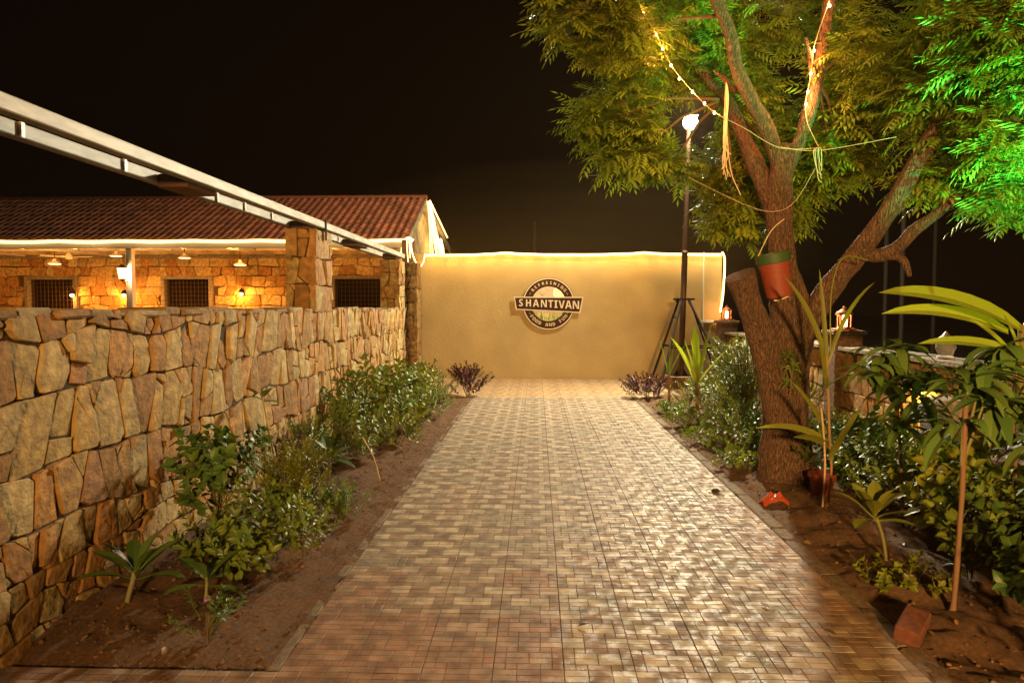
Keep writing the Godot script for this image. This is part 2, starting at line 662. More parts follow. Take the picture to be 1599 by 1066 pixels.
func ground_and_beds() -> void:
	bumps.seed = 4
	bumps.frequency = 1.0
	var b := MB.new()
	b.quad(Vector3(-150, -0.14, -150), Vector3(150, -0.14, -150), Vector3(150, -0.14, 60), Vector3(-150, -0.14, 60), Vector3(0, -9, 0), Color.WHITE)
	struct(b, "ground", M.dirt)
	struct(heightfield(-2.3, -1.1, -12.45, -2.99, 0.05, left_soil), "planting_bed", M.soil)
	struct(heightfield(1.66, 4.0, -12.5, -1.2, 0.05, right_soil), "planting_bed", M.soil)
	b = MB.new()
	b.box(Vector3(3.3, -0.03, -14.15), Vector3(1.5, 0.08, 3.3))
	struct(b, "ground_behind_lamp", M.soil)
	# clods and bits of stone on the soil
	var lump := MB.new()
	for k in 3:
		var o := Vector3(k * 0.0, 0, 0)
		if k == 0:
			var r := []
			for j in 4:
				var ring := []
				for i in 6:
					var a := TAU * i / 6 + j * 0.3
					var rad: float = [0.0, 0.9, 0.8, 0.0][j] * rng.randf_range(0.75, 1.15)
					ring.append(o + Vector3(cos(a) * rad, [-0.6, -0.2, 0.4, 0.7][j] * rng.randf_range(0.85, 1.1), sin(a) * rad))
				r.append(ring)
			for j in 3:
				for i in 6:
					lump.quad(r[j][i], r[j][(i + 1) % 6], r[j + 1][(i + 1) % 6], r[j + 1][i], o, Color.WHITE)
	var places := []
	var cols := []
	for k in 5000:
		var left := rng.randf() < 0.45
		var x := rng.randf_range(-2.25, -1.17) if left else rng.randf_range(1.76, 3.9)
		var z := -3.02 - 9.3 * pow(rng.randf(), 1.6) if left else -2.2 - 10.0 * pow(rng.randf(), 1.6)
		var s := 0.003 + 0.013 * pow(rng.randf(), 3.0)
		if rng.randf() < 0.02:
			s *= 2.0
		var y := (left_soil(x, z) if left else right_soil(x, z)) + s * 0.3
		places.append(Transform3D(Basis.from_euler(Vector3(rng.randf() * 6, rng.randf() * 6, rng.randf() * 6)).scaled(Vector3(s, s * 0.7, s)), Vector3(x, y, z)))
		cols.append(vary(Color(0.9, 0.85, 0.8), 0.35, 0.08))
	var clods := many(lump.mesh(), places, cols, "soil_clods", M.clod, null, true)
	tag(clods, "loose soil clods and gravel scattered over both planting beds", "gravel")
	# dry leaves blown over the soil
	var dry := MB.new()
	dry.blade(Vector3.ZERO, Vector3(0, 0.1, 1).normalized(), Vector3.UP, 1.0, [0.02, 0.2, 0.24, 0.17, 0.0], Color.WHITE, 0.5, 0.5, 0.3)
	places = []
	cols = []
	for k in 520:
		var left := rng.randf() < 0.5
		var x := rng.randf_range(-2.25, -1.2) if left else rng.randf_range(1.72, 3.7)
		var z := -3.05 - 9.2 * pow(rng.randf(), 1.4) if left else -2.6 - 9.6 * pow(rng.randf(), 1.4)
		var sz := rng.randf_range(0.02, 0.06)
		places.append(Transform3D(Basis.from_euler(Vector3(rng.randf_range(-0.4, 0.4), rng.randf() * TAU, rng.randf_range(-0.5, 0.5))).scaled(Vector3(sz, sz, sz)), Vector3(x, (left_soil(x, z) if left else right_soil(x, z)) + 0.006, z)))
		cols.append(vary(Color(0.22, 0.13, 0.06), 0.5, 0.2))
	tag(many(dry.mesh(), places, cols, "leaf_litter", M.leaf, null, true), "dry brown leaf litter blown over the planting beds", "leaf litter")


# one 30 cm paving tile of small bricks: pale at the corners and in the middle, dark between
func tile_mesh(kind: int) -> ArrayMesh:
	var b := MB.new()
	var s := 0.305
	var rows := 6
	var dust := [0.0, 0.0, 0.0, 0.08, 0.22, 0.5, 0.68, 0.85, 0.0, 0.14, 0.8][kind] as float
	var grey := kind == 2 or kind == 8
	b.box(Vector3(0, -0.022, 0), Vector3(s - 0.002, 0.036, s - 0.002), Color(0.15, 0.115, 0.075).lerp(Color(0.25, 0.13, 0.075), dust))
	for r in rows:
		var edge_row := r == 0 or r == 5
		var mid_row := r == 2 or r == 3
		var cuts := [0.0, 1.0 / 3, 2.0 / 3, 1.0]
		if mid_row:
			cuts = [0.0, 1.0 / 6, 0.5, 5.0 / 6, 1.0]
		elif not edge_row:
			cuts = [0.0, 1.0 / 6, 1.0 / 3, 2.0 / 3, 5.0 / 6, 1.0]
		for k in cuts.size() - 1:
			var pale := edge_row and k != 1 or mid_row and (k == 1 or k == 2)
			var col := vary(Color(0.48, 0.41, 0.31), 0.07, 0.02) if pale else vary(Color(0.285, 0.21, 0.152), 0.06, 0.03)
			if grey:
				col = col.lerp(Color(0.3, 0.265, 0.2), 0.55)
			col = col.lerp(vary(Color(0.54, 0.36, 0.19) if kind == 10 else Color(0.3, 0.165, 0.105), 0.05, 0.03), clampf(dust + rng.randf_range(-0.12, 0.12), 0.0, 0.82) if dust > 0.0 else 0.0)
			var x0: float = (cuts[k] - 0.5) * s + 0.0013
			var x1: float = (cuts[k + 1] - 0.5) * s - 0.0013
			var z0 := (float(r) / rows - 0.5) * s + 0.0013
			var z1 := (float(r + 1) / rows - 0.5) * s - 0.0013
			var y1 := rng.randf_range(-0.0009, 0.0009)
			var h := 0.0018
			var e := 0.0018
			var q := [Vector3(x0, -h, z0), Vector3(x1, -h, z0), Vector3(x1, -h, z1), Vector3(x0, -h, z1)]
			var p := [Vector3(x0 + e, y1, z0 + e), Vector3(x1 - e, y1 + rng.randf_range(-0.0004, 0.0004), z0 + e), Vector3(x1 - e, y1, z1 - e), Vector3(x0 + e, y1 + rng.randf_range(-0.0004, 0.0004), z1 - e)]
			var o := Vector3((x0 + x1) / 2, -0.2, (z0 + z1) / 2)
			b.quad(p[0], p[1], p[2], p[3], o, col)
			for i in 4:
				b.quad(q[i], q[(i + 1) % 4], p[(i + 1) % 4], p[i], o, col * 0.92)
	return b.mesh()


func paved_path() -> void:
	var b := MB.new()
	b.box(Vector3(0.272, -0.1, -7.2), Vector3(2.86, 0.12, 10.9))
	b.box(Vector3(0.4, -0.1, 0.5), Vector3(9.0, 0.12, 4.5))
	b.box(Vector3(0.65, -0.1, -14.23), Vector3(6.9, 0.12, 3.16))
	var path := struct(b, "path", M.grout)
	# concrete edging on both sides
	b = MB.new()
	var z := -2.99
	while z > -12.4:
		b.box(Vector3(-1.135, -0.037, z - 0.45), Vector3(0.055, 0.07, 0.89), Color.WHITE, 0.008)
		z -= 0.9
	put(b, "edging", M.kerb, path)
	b = MB.new()
	z = -1.5
	while z > -12.4:
		b.box(Vector3(1.705, -0.036 + rng.randf_range(-0.004, 0.004), z - 0.45), Vector3(0.105, 0.07, 0.89), Color.WHITE, 0.012)
		z -= 0.9
	put(b, "edging", M.kerb, path)
	var kinds := []
	for k in 11:
		kinds.append([tile_mesh(k), tile_mesh(k)])
	var s := 0.305
	var rest := []
	var rest_kind := []
	var parts := 0
	for r in 45:
		for c in range(-4, 13):
			var x := -1.1 + (c + 0.5) * s
			var zz := -2.68 - (r + 0.5) * s
			var main := c >= 0 and c < 9
			if not main and not (r < 1 and c < 0) and not (zz < -12.5 and x > -2.75 and x < 2.62):
				continue
			var far_part := zz < -12.5
			# red soil trodden onto the near left corner, grey worn tiles here and there
			var soil := clampf((zz + 4.6) / 1.6, 0.0, 1.0) * clampf((1.1 - x) / 1.6, 0.0, 1.0) * 1.2 + 0.62 * clampf((x - 1.05) / 0.4, 0.0, 1.0) * clampf((zz + 8.5) / 3.0, 0.0, 1.0)
			soil += bumps.get_noise_2d(x * 1.4 + 9.0, zz * 1.1) * 0.5
			var kind := 0
			if soil > 0.75:
				kind = 7 if rng.randf() < 0.4 else 6
			elif soil > 0.5:
				kind = 5 if rng.randf() < 0.6 else 6
			elif soil > 0.28:
				kind = 4 if rng.randf() < 0.6 else 9
			else:
				kind = [0, 0, 1, 3, 0, 2, 9, 1, 3, 1, 0, 8][rng.randi() % 12]
				if kind == 2 and rng.randf() < 0.5:
					kind = 0
			if far_part:
				kind = 10
			var tilt := Basis.from_euler(Vector3(rng.randf_range(-0.003, 0.003), (rng.randi() % 2) * PI, rng.randf_range(-0.003, 0.003)))
			var t := Transform3D(tilt, Vector3(x, rng.randf_range(-0.0015, 0.0015), zz))
			if parts < 300 and not far_part:
				parts += 1
				hang(kinds[kind][rng.randi() % 2], "paving_tile", M.tile, path, t)
			else:
				rest.append(t)
				rest_kind.append(kind)
	for k in 11:
		var some := []
		for i in rest.size():
			if rest_kind[i] == k:
				some.append(rest[i])
		if some:
			many(kinds[k][0], some, [Color.WHITE], "paving_tiles", M.tile, path, true)


func far_wall() -> void:
	var t := thing("courtyard_wall", "plain mustard plastered wall across the end of the path, carrying the round sign", "wall", Vector3(0.65, 0, -15.94))
	var b := MB.new()
	b.box(Vector3(0.62, 1.3, -15.94), Vector3(6.76, 2.86, 0.25), Color.WHITE, 0.012)
	put(b, "wall_panel", M.plaster, t)
	b = MB.new()
	b.tube([Vector3(3.6, 2.74, -15.79), Vector3(3.6, 1.3, -15.79)], [0.014], 8)
	b.tube([Vector3(3.6, 1.3, -15.79), Vector3(3.61, 0.1, -15.79)], [0.014], 8)
	put(b, "conduit", M.pipe_blue, t)
	b = MB.new()
	b.box(Vector3(3.68, 1.25, -15.76), Vector3(0.3, 0.05, 0.08), Color.WHITE, 0.005)
	put(b, "clamp", M.pipe_blue, t)


# ---------------------------------------------------------------- stonework
# rows of roughly squared blocks: [[height, width low, width high]...] from the bottom; every block shrunk by gap
func blocks(length: float, rows: Array, wave: float, gap: float, chip: float) -> Array:
	var res := []
	var y := 0.0
	var seed_row := rng.randi() % 1000
	for r in rows.size():
		var h: float = rows[r][0]
		var lower := func(x: float) -> float: return y + (wave * bumps.get_noise_2d(x * 1.3, seed_row + r * 7.0) if r > 0 else 0.0)
		var upper := func(x: float) -> float: return y + h + (wave * bumps.get_noise_2d(x * 1.3, seed_row + (r + 1) * 7.0) if r < rows.size() - 1 else 0.35 * wave * bumps.get_noise_2d(x * 6.0, seed_row + 99.0))
		var x: float = -rng.randf() * rows[r][1]
		var lean := 0.0
		while x < length:
			var w := rng.randf_range(rows[r][1], rows[r][2])
			if x + w > length - rows[r][1] * 0.5:
				w = length - x + 0.001
			var lean2 := rng.randf_range(-0.34, 0.34) if x + w < length else 0.0
			var poly := [Vector2(maxf(x - 0.3, 0), y - 0.3), Vector2(minf(x + w + 0.3, length), y - 0.3), Vector2(minf(x + w + 0.3, length), y + h + 0.3), Vector2(maxf(x - 0.3, 0), y + h + 0.3)]
			var mid := Vector2(0, y + h / 2)
			var q := Vector2(-1, lean).normalized()
			poly = clip(poly, q, q.dot(Vector2(x, mid.y)) - gap)
			q = Vector2(1, -lean2).normalized()
			poly = clip(poly, q, q.dot(Vector2(x + w, mid.y)) - gap)
			var a := Vector2(x, lower.call(x))
			var b := Vector2(x + w, lower.call(x + w))
			q = Vector2((b - a).y, -(b - a).x).normalized()
			poly = clip(poly, q, q.dot(a) - gap)
			a = Vector2(x, upper.call(x))
			b = Vector2(x + w, upper.call(x + w))
			q = Vector2(-(b - a).y, (b - a).x).normalized()
			poly = clip(poly, q, q.dot(a) - gap)
			var queue := [poly]
			if h > 1.5 * w and rng.randf() < 0.3 or rng.randf() < 0.07:  # broken across
				queue = part(poly, Vector2(rng.randf_range(-0.3, 0.3), 1).normalized(), Vector2(x + w / 2, y + h * rng.randf_range(0.3, 0.7)), gap)
			elif w > 1.2 * h and rng.randf() < 0.25:
				queue = part(poly, Vector2(1, rng.randf_range(-0.4, 0.4)).normalized(), Vector2(x + w * rng.randf_range(0.3, 0.7), y + h / 2), gap)
			for piece in queue:
				var p: Array = piece
				for corner in [Vector2(x, y), Vector2(x + w, y), Vector2(x + w, y + h), Vector2(x, y + h)]:
					if rng.randf() < chip and p.size() >= 3:
						var d: Vector2 = (corner - Vector2(x + w / 2, y + h / 2))
						d = Vector2(signf(d.x) * rng.randf_range(0.4, 1.2), signf(d.y) * rng.randf_range(0.4, 1.2)).normalized()
						var two := part(p, d, corner - d * rng.randf_range(0.05, 0.36) * minf(w, h), gap)
						p = two[0]
						if two.size() > 1:
							res.append(two[1])
				res.append(p)
			x += w
			lean = lean2
		y += h
	return res


# a convex outline cut in two along the line through at with normal nn
func part(poly: Array, nn: Vector2, at: Vector2, gap: float) -> Array:
	var a := clip(poly, nn, nn.dot(at) - gap * 0.8)
	var b := clip(poly, -nn, -nn.dot(at) - gap * 0.8)
	if a.size() < 3:
		return [b]
	return [a, b] if b.size() >= 3 else [a]


func clip(poly: Array, nn: Vector2, limit: float) -> Array:
	var res := []
	for k in poly.size():
		var a: Vector2 = poly[k]
		var b: Vector2 = poly[(k + 1) % poly.size()]
		var da := a.dot(nn) - limit
		var db := b.dot(nn) - limit
		if da <= 0.0:
			res.append(a)
		if (da < 0.0 and db > 0.0) or (da > 0.0 and db < 0.0):
			res.append(a.lerp(b, da / (da - db)))
	return res


func area(poly: Array) -> float:
	var s := 0.0
	for k in poly.size():
		var a: Vector2 = poly[k]
		var b: Vector2 = poly[(k + 1) % poly.size()]
		s += a.x * b.y - b.x * a.y
	return absf(s) / 2.0


func stone_color() -> Color:
	var k := rng.randf()
	if k < 0.3:
		return vary(Color(0.48, 0.285, 0.11), 0.16, 0.06)
	if k < 0.5:
		return vary(Color(0.4, 0.22, 0.075), 0.16, 0.06)
	if k < 0.74:
		return vary(Color(0.52, 0.38, 0.17), 0.12, 0.04)
	if k < 0.88:
		return vary(Color(0.6, 0.47, 0.25), 0.1, 0.03)
	if k < 0.94:
		return vary(Color(0.42, 0.24, 0.13), 0.12, 0.05)
	return vary(Color(0.45, 0.35, 0.19), 0.1, 0.03)


# t maps (u, v, out of the wall); the stone stands out by depth
func stone(b: MB, poly: Array, t: Transform3D, depth: float, col: Color) -> void:
	var pts := []
	for k in poly.size():  # cut the corners off
		var a: Vector2 = poly[(k - 1 + poly.size()) % poly.size()]
		var p: Vector2 = poly[k]
		var d: Vector2 = poly[(k + 1) % poly.size()]
		var la := p.distance_to(a)
		var ld := p.distance_to(d)
		if la < 0.012:
			continue
		var r := rng.randf_range(0.04, 0.16)
		pts.append(p.lerp(a, minf(r, 0.014 / la)))
		if ld > 0.012:
			pts.append(p.lerp(d, minf(r, 0.014 / ld)))
	if pts.size() < 3:
		return
	var mid := Vector2.ZERO
	for p in pts:
		mid += p
	mid /= pts.size()
	var size := sqrt(area(poly))
	var tilt := Vector2(rng.randf_range(-1, 1), rng.randf_range(-1, 1)) * 0.1
	var n := pts.size()
	var back := []
	var rim := []
	var face := []
	for k in n:
		var p: Vector2 = pts[k] + Vector2(rng.randf_range(-1, 1), rng.randf_range(-1, 1)) * 0.004
		var off := p - mid
		var z := depth + off.dot(tilt) + rng.randf_range(-0.006, 0.006)
		var q := mid + off * (1.0 - minf(0.3, 0.006 / maxf(off.length(), 0.02)))
		back.append(t * Vector3(p.x, p.y, -0.03))
		rim.append(t * Vector3(p.x, p.y, z - minf(0.006, size * 0.08)))
		face.append(t * Vector3(q.x, q.y, z))
	var top := t * Vector3(mid.x + rng.randf_range(-0.2, 0.2) * size, mid.y + rng.randf_range(-0.2, 0.2) * size, depth + rng.randf_range(0.0, 0.012))
	var o := t * Vector3(mid.x, mid.y, -0.06)
	var up := t.basis.z.normalized()
	var nn := []
	for k in n:
		var outward: Vector3 = (rim[k] - t * Vector3(mid.x, mid.y, depth)).normalized()
		nn.append((up + outward * 0.12).normalized())
	for k in n:
		var j := (k + 1) % n
		b.quad(back[k], back[j], rim[j], rim[k], o, col * 0.9)
		b.quad(rim[k], rim[j], face[j], face[k], o, col)
		b.tri(face[k], face[j], top, col, nn[k], nn[j], up)


# stones = [[poly, weight for ranking]...] set as parts of parent, the least of them joined as rubble
func lay(polys: Array, t: Transform3D, parent: Node3D, depth: Array, most: int, rank: Callable, called := "stone", tint := Color.WHITE) -> int:
	var order := []
	for p in polys:
		if p.size() >= 3 and area(p) > 0.0012:
			var mid := Vector2.ZERO
			for q in p:
				mid += q
			order.append([rank.call(mid / p.size(), area(p)), p])
	order.sort_custom(func(a, b): return a[0] > b[0])
	var rest := MB.new()
	var k := 0
	for o in order:
		var col := stone_color() * tint * Color(1.08, 1.0, 0.79)
		var dd := rng.randf_range(depth[0], depth[1])
		if k < most:
			var b := MB.new()
			stone(b, o[1], t, dd, col)
			if b.v.size():
				put(b, called, M.stone, parent)
				k += 1
		else:
			stone(rest, o[1], t, dd, col)
	if rest.v.size():
		put(rest, called + "_rubble", M.stone, parent).set_meta("kind", "stuff")
	return k


func stone_wall() -> void:
	var t := thing("stone_wall", "long chest high wall of rough tan sandstone beside the planted bed", "stone wall", Vector3(-2.45, 0, -6.8))
	var b := MB.new()
	b.box(Vector3(-2.45, 0.73, -6.8), Vector3(0.28, 1.56, 11.5), Color.WHITE, 0.03)
	put(b, "core", M.mortar, t)
	# u runs away from the viewer (-Z), v up, out = +X
	var frame := Transform3D(Basis(Vector3(0, 0, -1), Vector3(0, 1, 0), Vector3(1, 0, 0)), Vector3(-2.31, -0.06, -1.15))
	var near := blocks(4.4, [[0.12, 0.1, 0.2], [0.14, 0.1, 0.2], [0.15, 0.1, 0.24], [0.16, 0.1, 0.2], [0.3, 0.11, 0.25], [0.32, 0.12, 0.24], [0.29, 0.11, 0.25], [0.11, 0.1, 0.24]], 0.09, 0.0044, 0.42)
	var polys := []
	for p in near:
		polys.append(p)
	for p in blocks(7.05, [[0.12, 0.08, 0.17], [0.14, 0.08, 0.17], [0.15, 0.09, 0.19], [0.18, 0.09, 0.17], [0.32, 0.1, 0.21], [0.31, 0.11, 0.21], [0.37, 0.1, 0.2]], 0.09, 0.0042, 0.36):
		polys.append(p.map(func(w): return w + Vector2(4.4, 0)))
	lay(polys, frame, t, [0.008, 0.03], 300, func(m: Vector2, a: float): return a / pow(m.x + 1.15, 3.0) if m.x > 1.7 else 0.0)
	# uneven capping stones along the top
	var x := 1.2
	while x < 11.3:
		var w := rng.randf_range(0.12, 0.34)
		var bb := MB.new()
		var h := rng.randf_range(0.03, 0.06)
		bb.box(Vector3(-2.45 + rng.randf_range(-0.01, 0.02), 1.5 + h / 2 - 0.005, -1.15 - x - w / 2), Vector3(rng.randf_range(0.29, 0.33), h, w - 0.012), stone_color() * 0.8, 0.012, Basis.from_euler(Vector3(rng.randf_range(-0.03, 0.03), rng.randf_range(-0.06, 0.06), rng.randf_range(-0.02, 0.02))))
		put(bb, "capping_stone", M.stone, t)
		x += w


func stone_column(called: String, label: String, at: Vector3, size: Vector3, rows: int, group := "", tint := Color.WHITE) -> Node3D:
	var t := thing(called, label, "stone column", at, group)
	var b := MB.new()
	b.box(at + Vector3(0, size.y / 2, 0), size - Vector3(0.05, 0.0, 0.05), Color.WHITE, 0.01)
	put(b, "core", M.mortar, t)
	var sides := [[Vector3(1, 0, 0), Vector3(0, 0, 1), size.x, size.z], [Vector3(0, 0, -1), Vector3(1, 0, 0), size.z, size.x], [Vector3(0, 0, 1), Vector3(-1, 0, 0), size.z, size.x]]
	for s in sides:
		var u: Vector3 = s[0]
		var o: Vector3 = s[1]
		var w: float = s[2]
		var plan := []
		for r in rows:
			plan.append([size.y / rows, maxf(0.1, w * 0.25), maxf(0.14, w * 0.65)])
		var fr := Transform3D(Basis(u, Vector3.UP, o), at - u * w / 2 + o * (s[3] / 2 - 0.035))
		lay(blocks(w, plan, 0.05, 0.004, 0.3), fr, t, [0.025, 0.04], 60, func(_m: Vector2, a: float): return a, "stone", tint)
	return t


# ---------------------------------------------------------------- the tiled building behind the stone wall
const EAVE := Vector3(0, 3.02, -15.6)
const RIDGE := Vector3(0, 4.3, -18.3)
const BACK := Vector3(0, 3.45, -23.4)
const GABLE_X := -2.78


func roof_tile_mesh(col: Color) -> ArrayMesh:
	# u across 0.17, v up the slope 0.36, a raised roll on one side and a flat pan
	var b := MB.new()
	var prof := [Vector2(-0.088, 0.012), Vector2(-0.07, 0.034), Vector2(-0.045, 0.042), Vector2(-0.02, 0.034), Vector2(0.0, 0.012), Vector2(0.03, 0.004), Vector2(0.06, 0.006), Vector2(0.084, 0.014)]
	for k in prof.size() - 1:
		var a: Vector2 = prof[k]
		var d: Vector2 = prof[k + 1]
		var lo := 0.028  # the lower end rides on the tile below
		var p := [Vector3(a.x, a.y + lo, -0.18), Vector3(d.x, d.y + lo, -0.18), Vector3(d.x, d.y, 0.18), Vector3(a.x, a.y, 0.18)]
		var e := (d - a).normalized()
		var nn := Vector3(-e.y, e.x, 0.1).normalized()
		b.tri(p[0], p[1], p[2], col, nn, nn, nn)
		b.tri(p[0], p[2], p[3], col, nn, nn, nn)
		var f := [p[0], p[1], p[1] - Vector3(0, 0.018, 0), p[0] - Vector3(0, 0.018, 0)]
		b.quad(f[0], f[1], f[2], f[3], Vector3(0, 0, 0.1), col * 0.8)
	return b.mesh()


func building() -> void:
	var t := thing("restaurant_building", "long building with red clay tiled roof and lit stone veranda behind the stone wall", "building", Vector3(-9.5, 0, -17.5))
	# roof decks under the tiles, gable wall, far slope
	var b := MB.new()
	var x0 := -17.0
	var slope := (RIDGE - EAVE).normalized()
	var up := Vector3(0, -slope.z, slope.y)
	b.bar(Vector3(0, 0, 0) + EAVE + Vector3((x0 + GABLE_X) / 2, 0, 0) - up * 0.035, RIDGE + Vector3((x0 + GABLE_X) / 2, 0, 0) - up * 0.035, GABLE_X - x0, 0.03)
	b.bar(RIDGE + Vector3((x0 + GABLE_X) / 2, -0.03, 0), BACK + Vector3((x0 + GABLE_X) / 2, 0, 0), GABLE_X - x0, 0.05)
	var roof := put(b, "roof", M.cream_plaster, t)
	var kinds := []
	for k in 6:
		kinds.append(roof_tile_mesh(vary(Color(0.72, 0.26, 0.13), 0.22, 0.1)))
	var rest := [[], [], [], [], [], []]
	var nparts := 0
	var off := t.position
	var tilt := Basis(Vector3(1, 0, 0), up, slope)
	for c in 82:
		for r in 9:
			var at := EAVE + slope * (0.13 + r * 0.335) + up * 0.002 + Vector3(GABLE_X - 0.09 - c * 0.172, 0, 0)
			var jig := Basis.from_euler(Vector3(rng.randf_range(-0.02, 0.02), rng.randf_range(-0.02, 0.02), rng.randf_range(-0.02, 0.02)))
			var tr := Transform3D(tilt * jig, at - off)
			var k := rng.randi() % 6
			if nparts < 297:
				nparts += 1
				hang(kinds[k], "roof_tile", M.roof_tile, roof, tr)
			else:
				rest[k].append(tr)
	for k in 6:
		many(kinds[k], rest[k], [Color.WHITE], "roof_tiles", M.roof_tile, roof, true)
	var cap := MB.new()
	var ring := []
	for k in 7:
		var a := PI * k / 6
		ring.append(Vector2(cos(a) * 0.11, sin(a) * 0.09))
	for k in 6:
		var p: Vector2 = ring[k]
		var q: Vector2 = ring[k + 1]
		cap.quad(Vector3(-0.19, p.y, p.x), Vector3(-0.19, q.y, q.x), Vector3(0.19, q.y * 0.88, q.x * 0.88), Vector3(0.19, p.y * 0.88, p.x * 0.88), Vector3(0, -0.1, 0), Color(0.44, 0.14, 0.075))
	var capm := cap.mesh()
	for c in 40:
		hang(capm, "ridge_tile", M.roof_tile, roof, Transform3D(Basis.from_euler(Vector3(0, 0, 0.02)), RIDGE + Vector3(GABLE_X - 0.17 - c * 0.355, 0.0, 0.0) - off))
	# gable wall and its barge boards
	b = MB.new()
	var g := GABLE_X - 0.22
	var tri_ := PackedVector2Array([Vector2(-15.95, 0.0), Vector2(-15.95, 2.98), Vector2(-18.3, 4.18), Vector2(-23.2, 3.35), Vector2(-23.2, 0.0)])
	b.plate(tri_, -0.2, 0.0, Vector3(g, 0, 0), Color.WHITE, Basis(Vector3(0, 0, 1), Vector3(0, 1, 0), Vector3(1, 0, 0)))
	put(b, "gable_wall", M.cream_plaster, t)
	for e in [[EAVE, RIDGE], [RIDGE, BACK]]:
		b = MB.new()
		b.bar(e[0] + Vector3(GABLE_X - 0.02, -0.1, 0), e[1] + Vector3(GABLE_X - 0.02, -0.1, 0), 0.03, 0.14, Color.WHITE, 0.004)
		put(b, "barge_board", M.cream_plaster, roof)
	# eave beam and gutter board
	b = MB.new()
	b.bar(EAVE + Vector3(x0, -0.12, -0.06), EAVE + Vector3(GABLE_X - 0.06, -0.12, -0.06), 0.05, 0.12, Color.WHITE, 0.005)
	put(b, "eave_board", M.grey_post, t)
	# rear wall of the veranda with its windows
	var zf := -19.0
	var windows := [[-13.0, 1.25], [-9.3, 1.21], [-4.72, 1.24]]
	b = MB.new()
	var edges := [x0]
	for w in windows:
		edges.append(w[0] - w[1] / 2)
		edges.append(w[0] + w[1] / 2)
	edges.append(g - 0.2)
	for k in range(0, edges.size(), 2):
		b.box(Vector3((edges[k] + edges[k + 1]) / 2, 1.43, zf - 0.17), Vector3(edges[k + 1] - edges[k], 2.86, 0.24))
	for w in windows:
		b.box(Vector3(w[0], 2.58, zf - 0.17), Vector3(w[1], 0.56, 0.24))
		b.box(Vector3(w[0], 0.5, zf - 0.17), Vector3(w[1], 1.0, 0.24))
	var rear := put(b, "rear_wall", M.mortar, t)
	b = MB.new()
	b.box(Vector3((x0 + g) / 2, 3.5, zf - 0.15), Vector3(g - x0 - 0.2, 1.1, 0.2))
	put(b, "upper_wall", M.cream_plaster, t)
	b = MB.new()
	b.box(Vector3((x0 + g) / 2, 2.905, zf + 0.0), Vector3(g - x0 - 0.2, 0.09, 0.16), Color.WHITE, 0.008)
	put(b, "tie_beam", M.concrete, t)
	var plan := []
	for r in 7:
		plan.append([0.26, 0.2, 0.55])
	var len := g - 0.2 - x0
	var polys := []
	for p in blocks(len, plan, 0.09, 0.006, 0.35):
		var poly: Array = p
		if poly.size() < 3:
			continue
		var mid := Vector2.ZERO
		for q in poly:
			mid += q
		mid /= poly.size()
		for w in windows:
			var wx0: float = w[0] - w[1] / 2 - x0 - 0.09
			var wx1: float = w[0] + w[1] / 2 - x0 + 0.09
			var top := 2.3 + 0.09 - 1.08
			if mid.x > wx0 and mid.x < wx1 and mid.y < top:
				poly = clip(poly, Vector2(0, -1), -top) if mid.y > top - 0.15 else []
			elif mid.y < top and mid.x <= wx0:
				poly = clip(poly, Vector2(1, 0), wx0)
			elif mid.y < top and mid.x >= wx1:
				poly = clip(poly, Vector2(-1, 0), -wx1)
			elif mid.x > wx0 and mid.x < wx1:
				poly = clip(poly, Vector2(0, -1), -top)
			if poly.size() < 3:
				break
		polys.append(poly)
	lay(polys, Transform3D(Basis.IDENTITY, Vector3(x0, 1.08, zf - 0.05)), t, [0.02, 0.05], 260, func(m: Vector2, a: float): return a * (1.0 if m.x > 2.6 and m.y > 0.4 else 0.01), "wall_stone")
	for w in windows:
		b = MB.new()
		var wx: float = w[0]
		var ww: float = w[1]
		b.box(Vector3(wx - ww / 2 - 0.04, 1.65, zf - 0.02), Vector3(0.1, 1.3, 0.16), Color.WHITE, 0.006)
		b.box(Vector3(wx + ww / 2 + 0.04, 1.65, zf - 0.02), Vector3(0.1, 1.3, 0.16), Color.WHITE, 0.006)
		b.box(Vector3(wx, 2.345, zf - 0.02), Vector3(ww + 0.18, 0.09, 0.16), Color.WHITE, 0.006)
		var win := put(b, "window", M.concrete, t)
		b = MB.new()
		b.box(Vector3(wx, 1.65, zf - 0.24), Vector3(ww - 0.01, 1.3, 0.02))
		put(b, "pane", M.window_dark, win)
		b = MB.new()
		for k in 12:
			var gx := wx - ww / 2 + ww * (k + 0.5) / 12
			b.bar(Vector3(gx, 1.02, zf - 0.1), Vector3(gx, 2.29, zf - 0.1), 0.012, 0.012)
		for k in 11:
			var gy := 1.06 + 0.115 * k
			b.bar(Vector3(wx - ww / 2, gy, zf - 0.088), Vector3(wx + ww / 2, gy, zf - 0.088), 0.012, 0.012)
		put(b, "grille", M.grille, win)
	# steel post and roof trusses
	for px in [-8.96, -14.2]:
		b = MB.new()
		b.box(Vector3(px, 1.45, -15.72), Vector3(0.14, 2.9, 0.14), Color.WHITE, 0.008)
		put(b, "veranda_post", M.grey_post, t)
	for px in [-4.6, -6.9, -8.96, -11.3, -13.6]:
		b = MB.new()
		b.bar(Vector3(px, 2.88, -15.75), Vector3(px, 2.93, -18.85), 0.05, 0.05)
		b.bar(Vector3(px, 2.9, -16.6), Vector3(px, 3.42, -16.6), 0.04, 0.04)
		b.bar(Vector3(px, 2.9, -16.65), Vector3(px, 3.85, -17.5), 0.04, 0.04)
		b.bar(Vector3(px, 2.9, -17.6), Vector3(px, 3.9, -17.6), 0.04, 0.04)
		put(b, "truss", M.grey_post, t)
